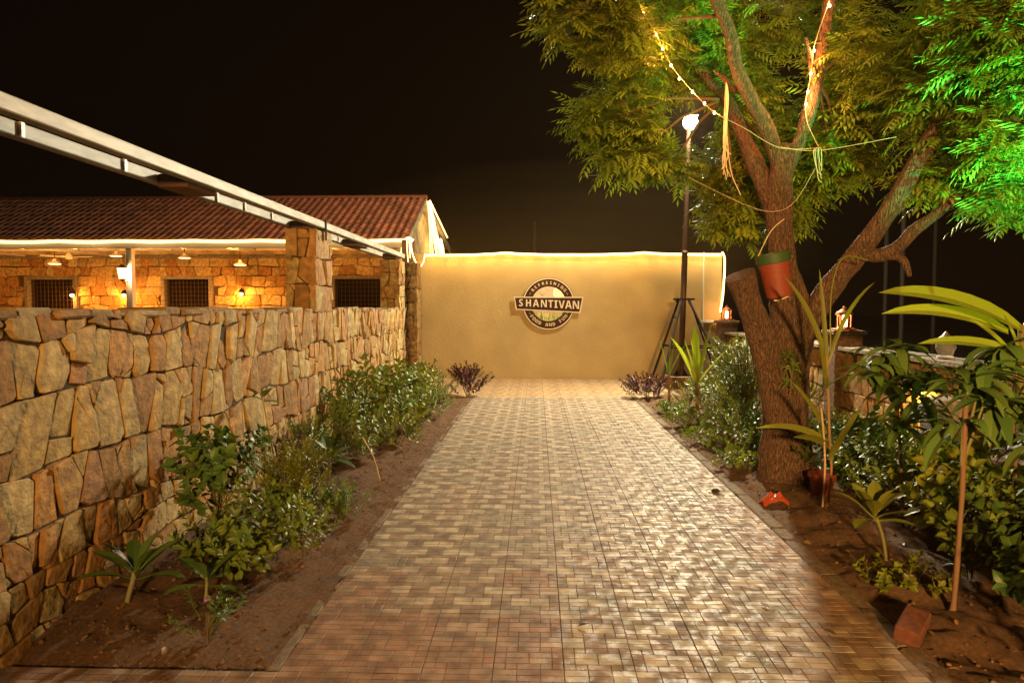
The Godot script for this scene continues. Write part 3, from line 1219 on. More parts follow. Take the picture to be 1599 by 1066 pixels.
	for zz in [-16.7, -17.6]:
		b = MB.new()
		b.bar(Vector3(x0, 2.97, zz), Vector3(-3.2, 2.97, zz), 0.04, 0.05)
		for k in 6:
			var px := -14.5 + k * 2.1
			b.bar(Vector3(px, 2.97, zz), Vector3(px + 0.55, 3.38, zz), 0.035, 0.035)
			b.bar(Vector3(px + 0.9, 2.97, zz), Vector3(px + 0.9, 3.38, zz), 0.035, 0.035)
		put(b, "purlin_brace", M.grey_post, t)
	# corner of the veranda: stone column under a plain upper block
	var cc := stone_column("corner_column", "slim dark stone column at the building's corner beside the plastered wall", Vector3(-2.66, 0, -15.05), Vector3(0.42, 2.47, 0.46), 9, "", Color(0.8, 0.75, 0.7))
	b = MB.new()
	b.box(Vector3(-2.72, 2.72, -15.3), Vector3(0.24, 0.5, 0.2), Color.WHITE, 0.01)
	put(b, "column_head", M.brown_steel, cc)
	# wall sconces on the rear wall: a shaded bulb that throws its light down
	var k := 0
	for p in [[Vector3(-7.78, 1.9, -18.88), "small wall sconce lit on the veranda's rear wall between window and stone column"], [Vector3(-10.93, 1.87, -18.88), "small wall sconce half hidden behind the grey steel veranda post"], [Vector3(-12.33, 1.87, -18.88), "small wall sconce beside the veranda window nearest the white beams' near end"]]:
		var at: Vector3 = p[0]
		var s := thing("wall_sconce", p[1], "wall lamp", at, "sconces on the veranda's rear wall")
		b = MB.new()
		b.box(at + Vector3(0, 0.06, -0.05), Vector3(0.06, 0.16, 0.03), Color.WHITE, 0.006)
		b.tube([at + Vector3(0, 0.12, -0.05), at + Vector3(0, 0.17, 0.0), at + Vector3(0, 0.13, 0.05)], [0.012], 6)
		put(b, "bracket", M.black_steel, s)
		b = MB.new()
		b.lathe(at + Vector3(0, 0.04, 0.05), [Vector2(0.07, 0.0), Vector2(0.05, 0.06), Vector2(0.015, 0.1), Vector2(0.0, 0.1)], 12)
		put(b, "shade", M.black_steel, s)
		b = MB.new()
		b.lathe(at + Vector3(0, -0.05, 0.05), [Vector2(0.0, 0.0), Vector2(0.045, 0.025), Vector2(0.055, 0.06), Vector2(0.03, 0.1), Vector2(0.0, 0.1)], 12)
		put(b, "bulb", M.sconce_glow, s)
		omni(at + Vector3(0, -0.0, 0.05), lin(1.0, 0.38, 0.06), 1.5, 0.05, s)
		k += 1
	for p in [[Vector3(-10.15, 2.79, -17.2), "enamel pendant lamp hanging above the grey steel veranda post"], [Vector3(-8.47, 2.74, -17.2), "enamel pendant lamp hanging over the middle veranda window"], [Vector3(-6.87, 2.53, -16.6), "lowest enamel pendant lamp, hanging near the tall stone column"], [Vector3(-11.4, 2.58, -16.8), "enamel pendant lamp hanging just under the ceiling fan"]]:
		var at: Vector3 = p[0]
		var s := thing("pendant_lamp", p[1], "pendant lamp", at, "pendant lamps in the veranda")
		b = MB.new()
		b.tube([at + Vector3(0, 0.1, 0), at + Vector3(0, 0.75, 0)], [0.008], 6)
		put(b, "cable", M.black_steel, s)
		b = MB.new()
		b.lathe(at, [Vector2(0.155, 0.0), Vector2(0.11, 0.035), Vector2(0.05, 0.06), Vector2(0.03, 0.12), Vector2(0.0, 0.13)], 18)
		put(b, "shade", M.grey_post, s)
		b = MB.new()
		b.lathe(at + Vector3(0, -0.02, 0), [Vector2(0.0, 0.0), Vector2(0.1, 0.004), Vector2(0.14, 0.018), Vector2(0.0, 0.03)], 18)
		put(b, "diffuser", M.pendant_glow, s)
		spot(at + Vector3(0, -0.04, 0), at + Vector3(0.0, -2.0, -0.3), lin(1.0, 0.38, 0.06), 22.0, 84.0, 0.1, s)
	# ceiling fan
	var fp := Vector3(-11.51, 2.79, -17.5)
	var fan := thing("ceiling_fan", "white three bladed ceiling fan under the veranda roof", "ceiling fan", fp)
	b = MB.new()
	b.tube([fp + Vector3(0, 0.06, 0), fp + Vector3(0, 0.8, 0)], [0.012], 8)
	b.lathe(fp, [Vector2(0.0, -0.06), Vector2(0.07, -0.05), Vector2(0.1, 0.0), Vector2(0.07, 0.05), Vector2(0.02, 0.1), Vector2(0.0, 0.1)], 16)
	put(b, "motor", M.white_paint, fan)
	for j in 3:
		b = MB.new()
		var a := 0.15 + TAU * j / 3
		var d := Vector3(cos(a), 0, sin(a))
		b.bar(fp + d * 0.1, fp + d * 0.62, 0.13, 0.012, Color.WHITE, 0.003, Vector3(0, 1, 0.0) + d.cross(Vector3.UP) * 0.2)
		put(b, "blade", M.white_paint, fan)
	# carriage lantern on the post
	var lp := Vector3(-9.06, 2.28, -15.56)
	var la := thing("post_lantern", "bright white glass lantern bracketed on the grey steel veranda post", "lantern", lp)
	b = MB.new()
	b.lathe(lp, [Vector2(0.09, 0.13), Vector2(0.11, 0.14), Vector2(0.02, 0.21), Vector2(0.0, 0.22)], 6)
	b.lathe(lp, [Vector2(0.0, -0.16), Vector2(0.03, -0.14), Vector2(0.06, -0.1), Vector2(0.0, -0.1)], 6)
	b.tube([lp + Vector3(0, -0.14, 0), lp + Vector3(0.04, -0.2, -0.05), lp + Vector3(0.09, -0.12, -0.1)], [0.01], 6)
	put(b, "frame", M.black_steel, la)
	b = MB.new()
	b.lathe(lp, [Vector2(0.0, -0.1), Vector2(0.06, -0.1), Vector2(0.095, 0.125), Vector2(0.0, 0.125)], 10)
	put(b, "glass", M.sconce_glow, la)
	omni(lp + Vector3(0, 0.0, 0), lin(1.0, 0.6, 0.22), 3.0, 0.08, la)


# ---------------------------------------------------------------- right boundary wall with its lantern piers
func pier_lantern(at: Vector3, label: String) -> void:
	var t := thing("pier_lantern", label, "lantern", at, "copper lanterns on the boundary wall piers")
	var b := MB.new()
	b.box(at + Vector3(0, 0.012, 0), Vector3(0.26, 0.024, 0.26), Color.WHITE, 0.006)
	b.lathe(at + Vector3(0, 0.024, 0), [Vector2(0.1, 0.0), Vector2(0.085, 0.02), Vector2(0.0, 0.02)], 14)
	put(b, "base", M.copper, t)
	b = MB.new()
	b.lathe(at, [Vector2(0.0, 0.2), Vector2(0.115, 0.205), Vector2(0.1, 0.235), Vector2(0.045, 0.27), Vector2(0.02, 0.285), Vector2(0.024, 0.305), Vector2(0.0, 0.32)], 16)
	put(b, "cap", M.copper, t)
	for k in 6:
		b = MB.new()
		var a := TAU * k / 6 + 0.3
		var d := Vector3(cos(a) * 0.085, 0, sin(a) * 0.085)
		b.lathe(at + d, [Vector2(0.018, 0.04), Vector2(0.01, 0.055), Vector2(0.009, 0.12), Vector2(0.012, 0.185), Vector2(0.022, 0.205)], 8)
		put(b, "post", M.copper, t)
	b = MB.new()
	b.lathe(at, [Vector2(0.0, 0.045), Vector2(0.042, 0.05), Vector2(0.042, 0.19), Vector2(0.0, 0.198)], 12)
	put(b, "glass", M.lantern_glow, t)
	omni(at + Vector3(0, 0.12, 0), Color(1.0, 0.72, 0.45), 0.35, 0.04, t)


func boundary_wall() -> void:
	var t := thing("boundary_wall", "low stone boundary wall with slab coping behind the shrubs and tree", "wall", Vector3(4.13, 0, -10.0))
	var b := MB.new()
	b.box(Vector3(4.14, 0.45, -9.8), Vector3(0.24, 1.1, 11.4))
	put(b, "core", M.mortar, t)
	lay(blocks(11.3, [[0.2, 0.2, 0.42], [0.24, 0.2, 0.45], [0.25, 0.2, 0.45], [0.24, 0.2, 0.42]], 0.07, 0.006, 0.3), Transform3D(Basis(Vector3(0, 0, 1), Vector3.UP, Vector3(-1, 0, 0)), Vector3(4.03, 0.03, -15.4)), t, [0.015, 0.04], 150, func(m: Vector2, a: float): return a * (1.0 if m.x > 3.0 else 0.3))
	var z := -4.2
	while z > -15.3:
		b = MB.new()
		var l := rng.randf_range(0.5, 0.7)
		b.box(Vector3(4.12 + rng.randf_range(-0.012, 0.012), 1.015 + rng.randf_range(-0.004, 0.004), z - l / 2), Vector3(0.4, 0.055, l - 0.012), vary(Color(0.36, 0.3, 0.22), 0.12), 0.008)
		put(b, "coping_slab", M.coping, t)
		z -= l
	for p in [[Vector3(4.02, 0, -15.45), 1.28, "lit copper lantern on the pier at the plastered wall's far end"], [Vector3(4.1, 0, -9.8), 1.25, "lit copper lantern on the dark pier seen just past the tree trunk"], [Vector3(4.1, 0, -6.05), 1.19, "lit copper lantern on the pier behind the long yellow strap leaves"]]:
		var at: Vector3 = p[0]
		var h: float = p[1]
		b = MB.new()
		b.box(at + Vector3(0, h / 2 - 0.03, 0), Vector3(0.36, h - 0.06, 0.36), Color(0.24, 0.13, 0.07), 0.012)
		b.box(at + Vector3(0, h - 0.03, 0), Vector3(0.44, 0.055, 0.44), Color(0.3, 0.19, 0.12), 0.01)
		put(b, "pier", M.coping, t)
		pier_lantern(at + Vector3(0, h, 0), p[2])
	# a shaded wall lamp low on the wall, hidden among the leaves
	var at := Vector3(3.86, 0.76, -7.6)
	var s := thing("bulkhead_lamp", "small hooded lamp washing the boundary wall with yellow light behind mango leaves", "wall lamp", at)
	b = MB.new()
	b.bar(at + Vector3(0.18, 0.0, 0), at + Vector3(0.03, 0.05, 0), 0.02, 0.02)
	b.lathe(at, [Vector2(0.085, -0.04), Vector2(0.07, 0.04), Vector2(0.03, 0.075), Vector2(0.0, 0.08)], 14)
	put(b, "hood", M.black_steel, s)
	b = MB.new()
	b.lathe(at + Vector3(0, -0.04, 0), [Vector2(0.0, 0.012), Vector2(0.026, 0.02), Vector2(0.03, 0.04), Vector2(0.0, 0.05)], 12)
	put(b, "bulb", M.sconce_glow, s)
	omni(at + Vector3(0, -0.015, 0), lin(1.0, 0.55, 0.1), 1.7, 0.04, s)
	# grey stone slab pillar leaning into view by the wall
	b = MB.new()
	b.box(Vector3(3.86, 0.33, -6.95), Vector3(0.28, 0.72, 0.34), Color(0.36, 0.3, 0.25), 0.012)
	tag(put(b, "stone_post", M.coping), "short grey stone post against the low boundary wall", "post")


func beams() -> void:
	var zs := -2.0
	var ze := -12.45
	for e in [[-2.3075, "white square steel beam on the path side of the stone columns", "front"], [-2.6, "white square steel beam on the building side of the stone columns", "rear"]]:
		var b := MB.new()
		var x: float = e[0]
		b.bar(Vector3(x, 2.43, zs), Vector3(x, 2.43, ze), 0.075, 0.075, Color.WHITE, 0.006)
		var t := thing("steel_beam", e[1], "steel beam", Vector3(x, 2.39, (zs + ze) / 2), "white beams over the stone wall")
		put(b, "beam_tube", M.white_steel, t)
		if e[2] == "rear":
			for z in [-3.55, -4.45, -5.75, -6.3, -6.95, -8.7, -9.3]:
				b = MB.new()
				b.box(Vector3(x + 0.045, 2.43, z), Vector3(0.014, 0.078, 0.03), Color.WHITE, 0.003)
				put(b, "joint_plate", M.white_paint, t)
		else:
			b = MB.new()
			b.box(Vector3(x + 0.042, 2.39, -7.75), Vector3(0.008, 0.24, 0.05), Color.WHITE, 0.002)
			b.box(Vector3(x, 2.472, -7.75), Vector3(0.09, 0.008, 0.05), Color.WHITE, 0.002)
			put(b, "strap", M.black_steel, t)
	var k := 0
	for p in [[-5.05, 0.42, "dark cross plate between the white beams ahead of the tall stone column"], [-7.78, 0.62, "dark cross plate capping the tall stone column under the white beams"], [-9.75, 0.5, "dark cross plate between the white beams past the tall stone column"], [-12.25, 0.5, "dark cross plate capping the short stone column at the beams' end"]]:
		var b := MB.new()
		b.box(Vector3(-2.455, 2.405, p[0]), Vector3(0.21, 0.09, p[1]), Color.WHITE, 0.006)
		var o := put(b, "cross_plate", M.brown_steel)
		tag(o, p[2], "steel plate", "cross plates between the beams")
		k += 1
	stone_column("stone_column", "tall square column of tan stone standing on the stone wall", Vector3(-2.45, 1.5, -7.76), Vector3(0.32, 0.87, 0.6), 3, "stone columns on the wall")
	stone_column("stone_column", "second stone column on the wall, beside the plastered wall's edge", Vector3(-2.45, 1.5, -12.27), Vector3(0.32, 0.85, 0.5), 4, "stone columns on the wall")


# ---------------------------------------------------------------- the round sign
func disc(r: float, sides := 64) -> PackedVector2Array:
	var p := PackedVector2Array()
	for k in sides:
		p.append(Vector2(cos(TAU * k / sides), sin(TAU * k / sides)) * r)
	return p


func annulus(b: MB, r0: float, r1: float, z: float, at: Vector3, a0 := 0.0, a1 := TAU) -> void:
	var n := 64
	for k in n:
		var u := lerpf(a0, a1, float(k) / n)
		var w := lerpf(a0, a1, float(k + 1) / n)
		var p := [Vector3(cos(u) * r0, sin(u) * r0, z), Vector3(cos(w) * r0, sin(w) * r0, z), Vector3(cos(w) * r1, sin(w) * r1, z), Vector3(cos(u) * r1, sin(u) * r1, z)]
		var f := Vector3(0, 0, 1)
		b.tri(at + p[0], at + p[1], at + p[2], Color.WHITE, f, f, f)
		b.tri(at + p[0], at + p[2], at + p[3], Color.WHITE, f, f, f)


func letter(ch: String, height: float, at: Vector3, turn: float, m: Material, parent: Node3D, font: Font, stretch := 1.0) -> void:
	var tm := TextMesh.new()
	tm.text = ch
	tm.font = font
	tm.font_size = 64
	tm.pixel_size = height / 46.0
	tm.depth = 0.006
	tm.curve_step = 2.0
	var bs := Basis(Vector3(0, 0, 1), turn).scaled_local(Vector3(stretch, 1.0, 1.0))
	hang(tm, "letter", m, parent, Transform3D(bs, at))


func wall_sign() -> void:
	var c := Vector3(0.26, 1.63, -15.8)
	var t := thing("round_sign", "round brown and cream restaurant sign with a banner across it, on the plastered wall", "sign", c)
	var b := MB.new()
	b.plate(disc(0.572), 0.0, 0.03, c)
	put(b, "backing", M.sign_edge, t)
	b = MB.new()
	b.plate(disc(0.562), 0.03, 0.036, c)
	put(b, "rim", M.sign_cream, t)
	b = MB.new()
	b.plate(disc(0.538), 0.036, 0.039, c)
	put(b, "brown_ring", M.sign_brown, t)
	b = MB.new()
	b.plate(disc(0.374), 0.039, 0.041, c)
	put(b, "picture", M.sign_sky, t)
	# the sun at the upper edge of the picture, clipped to its circle
	var sun := Geometry2D.intersect_polygons(disc(0.373), PackedVector2Array(Array(disc(0.15)).map(func(p): return p + Vector2(0.25, 0.235))))
	b = MB.new()
	for p in sun:
		b.plate(p, 0.041, 0.0422, c)
	put(b, "sun", M.sign_sun, t)
	for q in [[Vector2(-0.14, 0.215), 0.085], [Vector2(-0.02, 0.305), 0.04]]:
		b = MB.new()
		var o: Vector2 = q[0]
		var s: float = q[1]
		for e in [-1.0, 1.0]:
			var pts := PackedVector2Array([Vector2(0, -0.35), Vector2(e * 0.45, 0.05), Vector2(e * 1.0, 0.4), Vector2(e * 0.4, -0.1), Vector2(0, -0.55)])
			b.plate(PackedVector2Array(Array(pts).map(func(p): return p * s + o)), 0.041, 0.0422, c)
		put(b, "bird", M.sign_edge, t)
	# grass: a green bank and blades rising from it, all inside the circle
	var circle := disc(0.373)
	b = MB.new()
	for p in Geometry2D.intersect_polygons(circle, PackedVector2Array([Vector2(-0.4, -0.5), Vector2(0.4, -0.5), Vector2(0.4, -0.26), Vector2(0.1, -0.29), Vector2(-0.15, -0.3), Vector2(-0.4, -0.2)])):
		b.plate(p, 0.041, 0.0424, c)
	put(b, "grass_bank", M.sign_grass, t)
	for set_ in [[M.sign_grass_light, 0.0430], [M.sign_grass, 0.0437]]:
		b = MB.new()
		for k in 34:
			var x := rng.randf_range(-0.32, 0.32)
			var lean := rng.randf_range(-0.05, 0.05)
			var y0 := -0.34 + 0.12 * x * x * 4.0
			var blade_ := PackedVector2Array([Vector2(x - 0.009, y0), Vector2(x + 0.009, y0), Vector2(x + lean * 0.5 + 0.006, y0 + 0.11), Vector2(x + lean, rng.randf_range(-0.19, -0.1))])
			for p in Geometry2D.intersect_polygons(circle, blade_):
				b.plate(p, 0.041, set_[1], c)
		put(b, "grass_blades", set_[0], t)
	# banner, a little larger at its right end
	b = MB.new()
	var outline := PackedVector2Array([Vector2(-0.755, 0.155), Vector2(0.755, 0.15), Vector2(0.69, -0.2), Vector2(-0.715, -0.128)])
	b.plate(outline, 0.036, 0.052, c)
	var banner := put(b, "banner", M.sign_cream, t)
	b = MB.new()
	b.plate(PackedVector2Array([Vector2(-0.73, 0.132), Vector2(0.727, 0.127), Vector2(0.667, -0.172), Vector2(-0.69, -0.105)]), 0.052, 0.055, c)
	put(b, "banner_field", M.sign_brown, banner)
	var font := SystemFont.new()
	font.font_names = PackedStringArray(["Droid Sans"])
	font.font_weight = 700
	var word := "SHANTIVAN"
	var xs := [-0.6, -0.44, -0.275, -0.105, 0.045, 0.158, 0.283, 0.43, 0.59]
	for k in word.length():
		var f := float(k) / 8.0
		letter(word[k], lerpf(0.15, 0.172, f), Vector3(xs[k], lerpf(0.022, -0.028, f), 0.056), 0.0, M.sign_cream, banner, font, 0.94)
	var arc := "REFRESHING"
	for k in arc.length():
		var a := deg_to_rad(139.0 - k * 11.0)
		letter(arc[k], 0.066, Vector3(cos(a) * 0.456, sin(a) * 0.456, 0.04), a - PI / 2, M.sign_text, t, font)
	arc = "FOOD AND FUN"
	for k in arc.length():
		if arc[k] == " ":
			continue
		var a := deg_to_rad(-144.0 + k * 9.8)
		letter(arc[k], 0.072, Vector3(cos(a) * 0.456, sin(a) * 0.456, 0.04), a + PI / 2, M.sign_text, t, font)
	for a in [-153.0, -27.0, 28.5, 151.5]:
		b = MB.new()
		var d := Vector3(cos(deg_to_rad(a)), sin(deg_to_rad(a)), 0)
		b.box(c + d * 0.456 + Vector3(0, 0, 0.041), Vector3(0.05, 0.008, 0.004), Color.WHITE, 0.0, Basis(Vector3(0, 0, 1), deg_to_rad(a) - PI / 2))
		put(b, "dash", M.sign_text, t)


# ---------------------------------------------------------------- light ropes
func rope(t: Node3D, pts: Array, r: float, called := "rope") -> void:
	var c := Curve3D.new()
	for k in pts.size():
		var d: Vector3 = (pts[mini(k + 1, pts.size() - 1)] - pts[maxi(k - 1, 0)]) / 6.0
		c.add_point(pts[k], -d, d)
	c.bake_interval = 0.06
	var b := MB.new()
	b.tube(Array(c.get_baked_points()), [r], 7)
	put(b, called, M.rope_glow, t)


func light_ropes() -> void:
	var warm := lin(1.0, 0.56, 0.15)
	var t := thing("light_rope", "glowing warm light rope sagging along the top of the plastered wall", "light rope", Vector3(0.6, 2.7, -15.76), "warm light ropes")
	var pts := []
	for k in 40:
		var x := -2.45 + 6.4 * k / 39.0
		pts.append(Vector3(x, 2.735 - 0.05 * pow(absf(sin(x * 1.05 + 0.7)), 0.7) - 0.008 * rng.randf(), -15.76))
	rope(t, pts, 0.026)
	for k in 16:
		var x := -2.25 + 6.2 * k / 15.0
		omni(Vector3(x, 2.6, -15.58), warm, 0.13, 0.03, t)
	t = thing("light_rope", "glowing warm light rope hanging down the plastered wall's end", "light rope", Vector3(3.98, 2.7, -15.76), "warm light ropes")
	rope(t, [Vector3(3.985, 2.74, -15.78), Vector3(4.035, 2.6, -15.76), Vector3(4.03, 2.2, -15.76), Vector3(4.0, 1.75, -15.76), Vector3(3.95, 1.45, -15.74)], 0.022)
	for y in [1.8, 2.25]:
		omni(Vector3(4.09, y, -15.7), warm, 0.12, 0.03, t)
	# eave of the building
	t = thing("light_rope", "long glowing warm light rope strung under the tiled roof's eave", "light rope", Vector3(-9.0, 2.97, -15.58), "warm light ropes")
	pts = []
	for k in 60:
		var x := -16.5 + 13.7 * k / 59.0
		pts.append(Vector3(x, 2.995 - 0.018 * absf(sin(x * 2.1)), -15.54))
	rope(t, pts, 0.036)
	for k in 11:
		var x := -15.4 + 12.4 * k / 10.0
		omni(Vector3(x, 2.78, -16.1), lin(1.0, 0.4, 0.07), 1.3, 0.04, t)
	# swag from the eave corner to the wall, and loose ends
	t = thing("light_rope", "glowing light rope swagged from the eave corner down to the plastered wall", "light rope", Vector3(-2.75, 2.9, -15.6), "warm light ropes")
	rope(t, [Vector3(-2.82, 2.97, -15.5), Vector3(-2.66, 2.98, -15.12), Vector3(-2.63, 2.82, -15.1), Vector3(-2.56, 2.55, -15.15), Vector3(-2.48, 2.42, -15.3), Vector3(-2.44, 2.52, -15.55), Vector3(-2.43, 2.71, -15.74)], 0.014)
	rope(t, [Vector3(-2.72, 2.98, -15.14), Vector3(-2.71, 2.78, -15.12), Vector3(-2.69, 2.5, -15.12)], 0.01, "loose_end")
	rope(t, [Vector3(-2.67, 2.98, -15.14), Vector3(-2.66, 2.82, -15.12), Vector3(-2.64, 2.58, -15.1)], 0.01, "loose_end")
	rope(t, [Vector3(-2.86, 2.96, -15.5), Vector3(-2.7, 3.0, -15.2), Vector3(-2.6, 2.95, -15.2)], 0.035, "coil")
	omni(Vector3(-2.6, 2.85, -14.98), warm, 0.2, 0.03, t)
	# coil of rope hung on the gable
	t = thing("light_rope", "tangle of glowing light rope hung in loops on the roof's gable end", "light rope", Vector3(-2.7, 3.5, -19.0), "warm light ropes")
	var gx := -2.72
	rope(t, [Vector3(gx, 4.2, -18.35), Vector3(gx, 3.95, -18.75), Vector3(gx, 3.5, -19.6), Vector3(gx, 3.2, -20.3), Vector3(gx, 2.9, -20.6)], 0.05)
	rope(t, [Vector3(gx, 3.95, -18.4), Vector3(gx, 3.5, -19.0), Vector3(gx, 3.1, -19.6), Vector3(gx, 2.7, -19.8)], 0.035)
	rope(t, [Vector3(gx, 4.05, -18.2), Vector3(gx, 3.6, -18.4), Vector3(gx, 2.8, -18.55)], 0.016)
	rope(t, [Vector3(gx, 3.5, -18.6), Vector3(gx, 3.1, -18.9), Vector3(gx, 2.8, -19.0)], 0.014)
	rope(t, [Vector3(gx + 0.02, 4.24, -18.35), Vector3(gx + 0.02, 3.86, -20.7), Vector3(gx + 0.02, 3.66, -21.9)], 0.022)
	rope(t, [Vector3(gx, 3.45, -20.4), Vector3(gx, 3.1, -20.9), Vector3(gx, 2.9, -20.9)], 0.06)
	for p in [Vector3(gx + 0.12, 3.9, -18.9), Vector3(gx + 0.12, 3.3, -19.8), Vector3(gx + 0.12, 3.2, -20.6)]:
		omni(p, warm, 0.5, 0.05, t)


# ---------------------------------------------------------------- street lamp and its stand
func street_lamp() -> void:
	var z := -14.0
	var t := thing("street_lamp", "tall brown lamp post with a dazzling white lamp head among the leaves", "street lamp", Vector3(2.78, 0.0, z))
	var b := MB.new()
	b.box(Vector3(2.78, 0.12, z), Vector3(0.55, 0.24, 0.5), Color(0.36, 0.2, 0.12), 0.015)
	put(b, "plinth", M.coping, t)
	b = MB.new()
	b.tube([Vector3(2.78, 0.24, z), Vector3(2.785, 0.6, z), Vector3(2.81, 1.7, z), Vector3(2.83, 2.6, z)], [0.058], 12)
	b.tube([Vector3(2.83, 2.6, z), Vector3(2.88, 4.95, z)], [0.044], 12)
	b.lathe(Vector3(2.83, 2.58, z), [Vector2(0.058, 0), Vector2(0.062, 0.02), Vector2(0.044, 0.06)], 12)
	put(b, "pole", M.brown_steel, t)
	b = MB.new()
	b.box(Vector3(2.78, 0.25, z), Vector3(0.26, 0.02, 0.26), Color.WHITE, 0.004)
	for k in 4:
		var d := Vector3(cos(TAU * k / 4 + 0.4), 0, sin(TAU * k / 4 + 0.4))
		b.plate(PackedVector2Array([Vector2(0.05, 0), Vector2(0.125, 0), Vector2(0.05, 0.13)]), -0.004, 0.004, Vector3(2.78, 0.26, z), Color.WHITE, Basis(d, Vector3.UP, d.cross(Vector3.UP)))
	put(b, "flange", M.black_steel, t)
	# floodlight head turned towards the path
	var head := Vector3(2.89, 5.03, z + 0.08)
	var aim := (Vector3(0.0, 0.6, -5.0) - head).normalized()
	var x := Vector3.UP.cross(aim).normalized()
	var ba := Basis(x, aim.cross(x), aim)
	b = MB.new()
	b.box(head - aim * 0.05, Vector3(0.3, 0.24, 0.09), Color.WHITE, 0.015, ba)
	b.bar(head - aim * 0.08, Vector3(2.88, 4.93, z), 0.05, 0.05)
	put(b, "lamp_housing", M.dark_steel, t)
	b = MB.new()
	b.lathe(head, [Vector2(0.14, -0.008), Vector2(0.135, 0.004), Vector2(0.0, 0.012)], 24, Color.WHITE, Basis(x, aim, x.cross(aim)))
	put(b, "lamp_lens", M.lamp_glow, t)
	spot(head + aim * 0.06, head + aim * 3.0, lin(1.0, 0.86, 0.58), LAMP, 89.0, 0.2, t)
	omni(head + Vector3(0, 0.34, 0.12), lin(1.0, 0.86, 0.58), 40.0, 0.08, t)
	# braced stand round the pole
	var s := thing("braced_stand", "dark iron stand of sloping ladder legs around the lamp post", "stand", Vector3(2.82, 0, z + 0.6))
	var top := Vector3(2.82, 1.71, z)
	b = MB.new()
	b.box(top, Vector3(0.36, 0.035, 0.3), Color.WHITE, 0.006)
	b.tube([top + Vector3(-0.14, -0.06, 0.12), top + Vector3(-0.14, 0.01, 0.12)], [0.04], 10)
	put(b, "top_plate", M.black_steel, s)
	var legs := [[Vector3(-0.1, 0, 0.05), Vector3(2.11, 0, -13.72)], [Vector3(-0.06, 0, 0.12), Vector3(2.09, 0, -12.5)], [Vector3(0.1, 0, 0.05), Vector3(3.5, 0, -13.8)], [Vector3(0.06, 0, 0.12), Vector3(3.46, 0, -12.6)]]
	for l in legs:
		b = MB.new()
		b.bar(top + l[0], l[1], 0.032, 0.032)
		put(b, "leg", M.black_steel, s)
	for pair in [[0, 1, 0.12], [0, 1, 0.5], [2, 3, 0.12], [2, 3, 0.4], [2, 3, 0.7], [0, 2, 0.48], [1, 3, 0.48], [0, 1, 0.8]]:
		b = MB.new()
		var f: float = pair[2]
		b.bar((legs[pair[0]][1] as Vector3).lerp(top + legs[pair[0]][0], f), (legs[pair[1]][1] as Vector3).lerp(top + legs[pair[1]][0], f), 0.022, 0.022)
		put(b, "rung", M.black_steel, s)


# ---------------------------------------------------------------- the neem tree
const LAMP := 122.0


# a pinnate leaf along +Z from the origin, hanging as it goes
func neem_leaf(b: MB, t: Transform3D, length: float) -> void:
	var p := Vector3.ZERO
	var d := Vector3(0, rng.randf_range(-0.2, 0.25), 1).normalized()
	var pairs := 5
	var step := length / (pairs + 1)
	var sickle := rng.randf_range(0.25, 0.5)
	for k in pairs + 1:
		var q := p + d * step
		var nd := (d + Vector3(0, -0.075, 0)).normalized()
		var mid := b.v.size()
		b.tri(t * (p + Vector3(0.0015, 0, 0)), t * (p - Vector3(0.0015, 0, 0)), t * q, Color(0.5, 0.5, 0.35))
		if k > 0 or true:
			for s in ([-1.0, 1.0] if k < pairs else [0.0]):
				var l := length * rng.randf_range(0.3, 0.38) * (1.0 - 0.25 * absf(float(k) / pairs - 0.5))
				var dir := (d * 0.62 + Vector3(s, -0.32, 0) * (0.9 if s != 0.0 else 0.0)).normalized()
				var w := l * 0.15
				var side := dir.cross(Vector3(0, 1, 0.25)).normalized()
				var m := q + dir * l * 0.5
				var bend := d * l * sickle * 0.18
				var tip := q + dir * l * 0.95 + d * l * sickle * 0.3 + Vector3(0, -0.12 * l, 0)
				var dn := side.cross(dir) * w * 0.35
				var shade := rng.randf_range(0.82, 1.15)
				var col := Color(shade, shade, shade * 0.95)
				b.tri(t * q, t * (m - side * w - bend * 0.3), t * (m + dn - bend), col)
				b.tri(t * q, t * (m + dn - bend), t * (m + side * w - bend * 0.3), col)
				b.tri(t * tip, t * (m - side * w - bend * 0.3), t * (m + dn - bend), col)
				b.tri(t * tip, t * (m + dn - bend), t * (m + side * w - bend * 0.3), col)
		p = q
		d = nd


func neem_sprig() -> ArrayMesh:
	var b := MB.new()
	for k in 7:
		var yaw := TAU * k / 7 + rng.randf_range(-0.4, 0.4)
		var lift := rng.randf_range(-0.45, 0.75)
		neem_leaf(b, Transform3D(Basis.from_euler(Vector3(-lift, yaw, rng.randf_range(-0.3, 0.3))), Vector3(0, rng.randf_range(-0.03, 0.03), 0)), rng.randf_range(0.15, 0.29))
	return b.mesh()


func smooth_path(pts: Array, step: float) -> Array:
	var c := Curve3D.new()
	for k in pts.size():
		var d: Vector3 = (pts[mini(k + 1, pts.size() - 1)] - pts[maxi(k - 1, 0)]) / 6.0
		c.add_point(pts[k], -d, d)
	c.bake_interval = step
	return Array(c.get_baked_points())


func limb(t: Node3D, called: String, pts: Array, radii: Array, sides := 16) -> void:
	var path := smooth_path(pts, 0.045)
	var r := []
	for k in path.size():
		var f := float(k) / (path.size() - 1) * (radii.size() - 1)
		var i := mini(int(f), radii.size() - 2)
		r.append(lerpf(radii[i], radii[i + 1], f - i))
	var b := MB.new()
	b.tube(path, r, sides, Color.WHITE, true, [0.34, bumps, 3.2])
	put(b, called, M.bark, t)


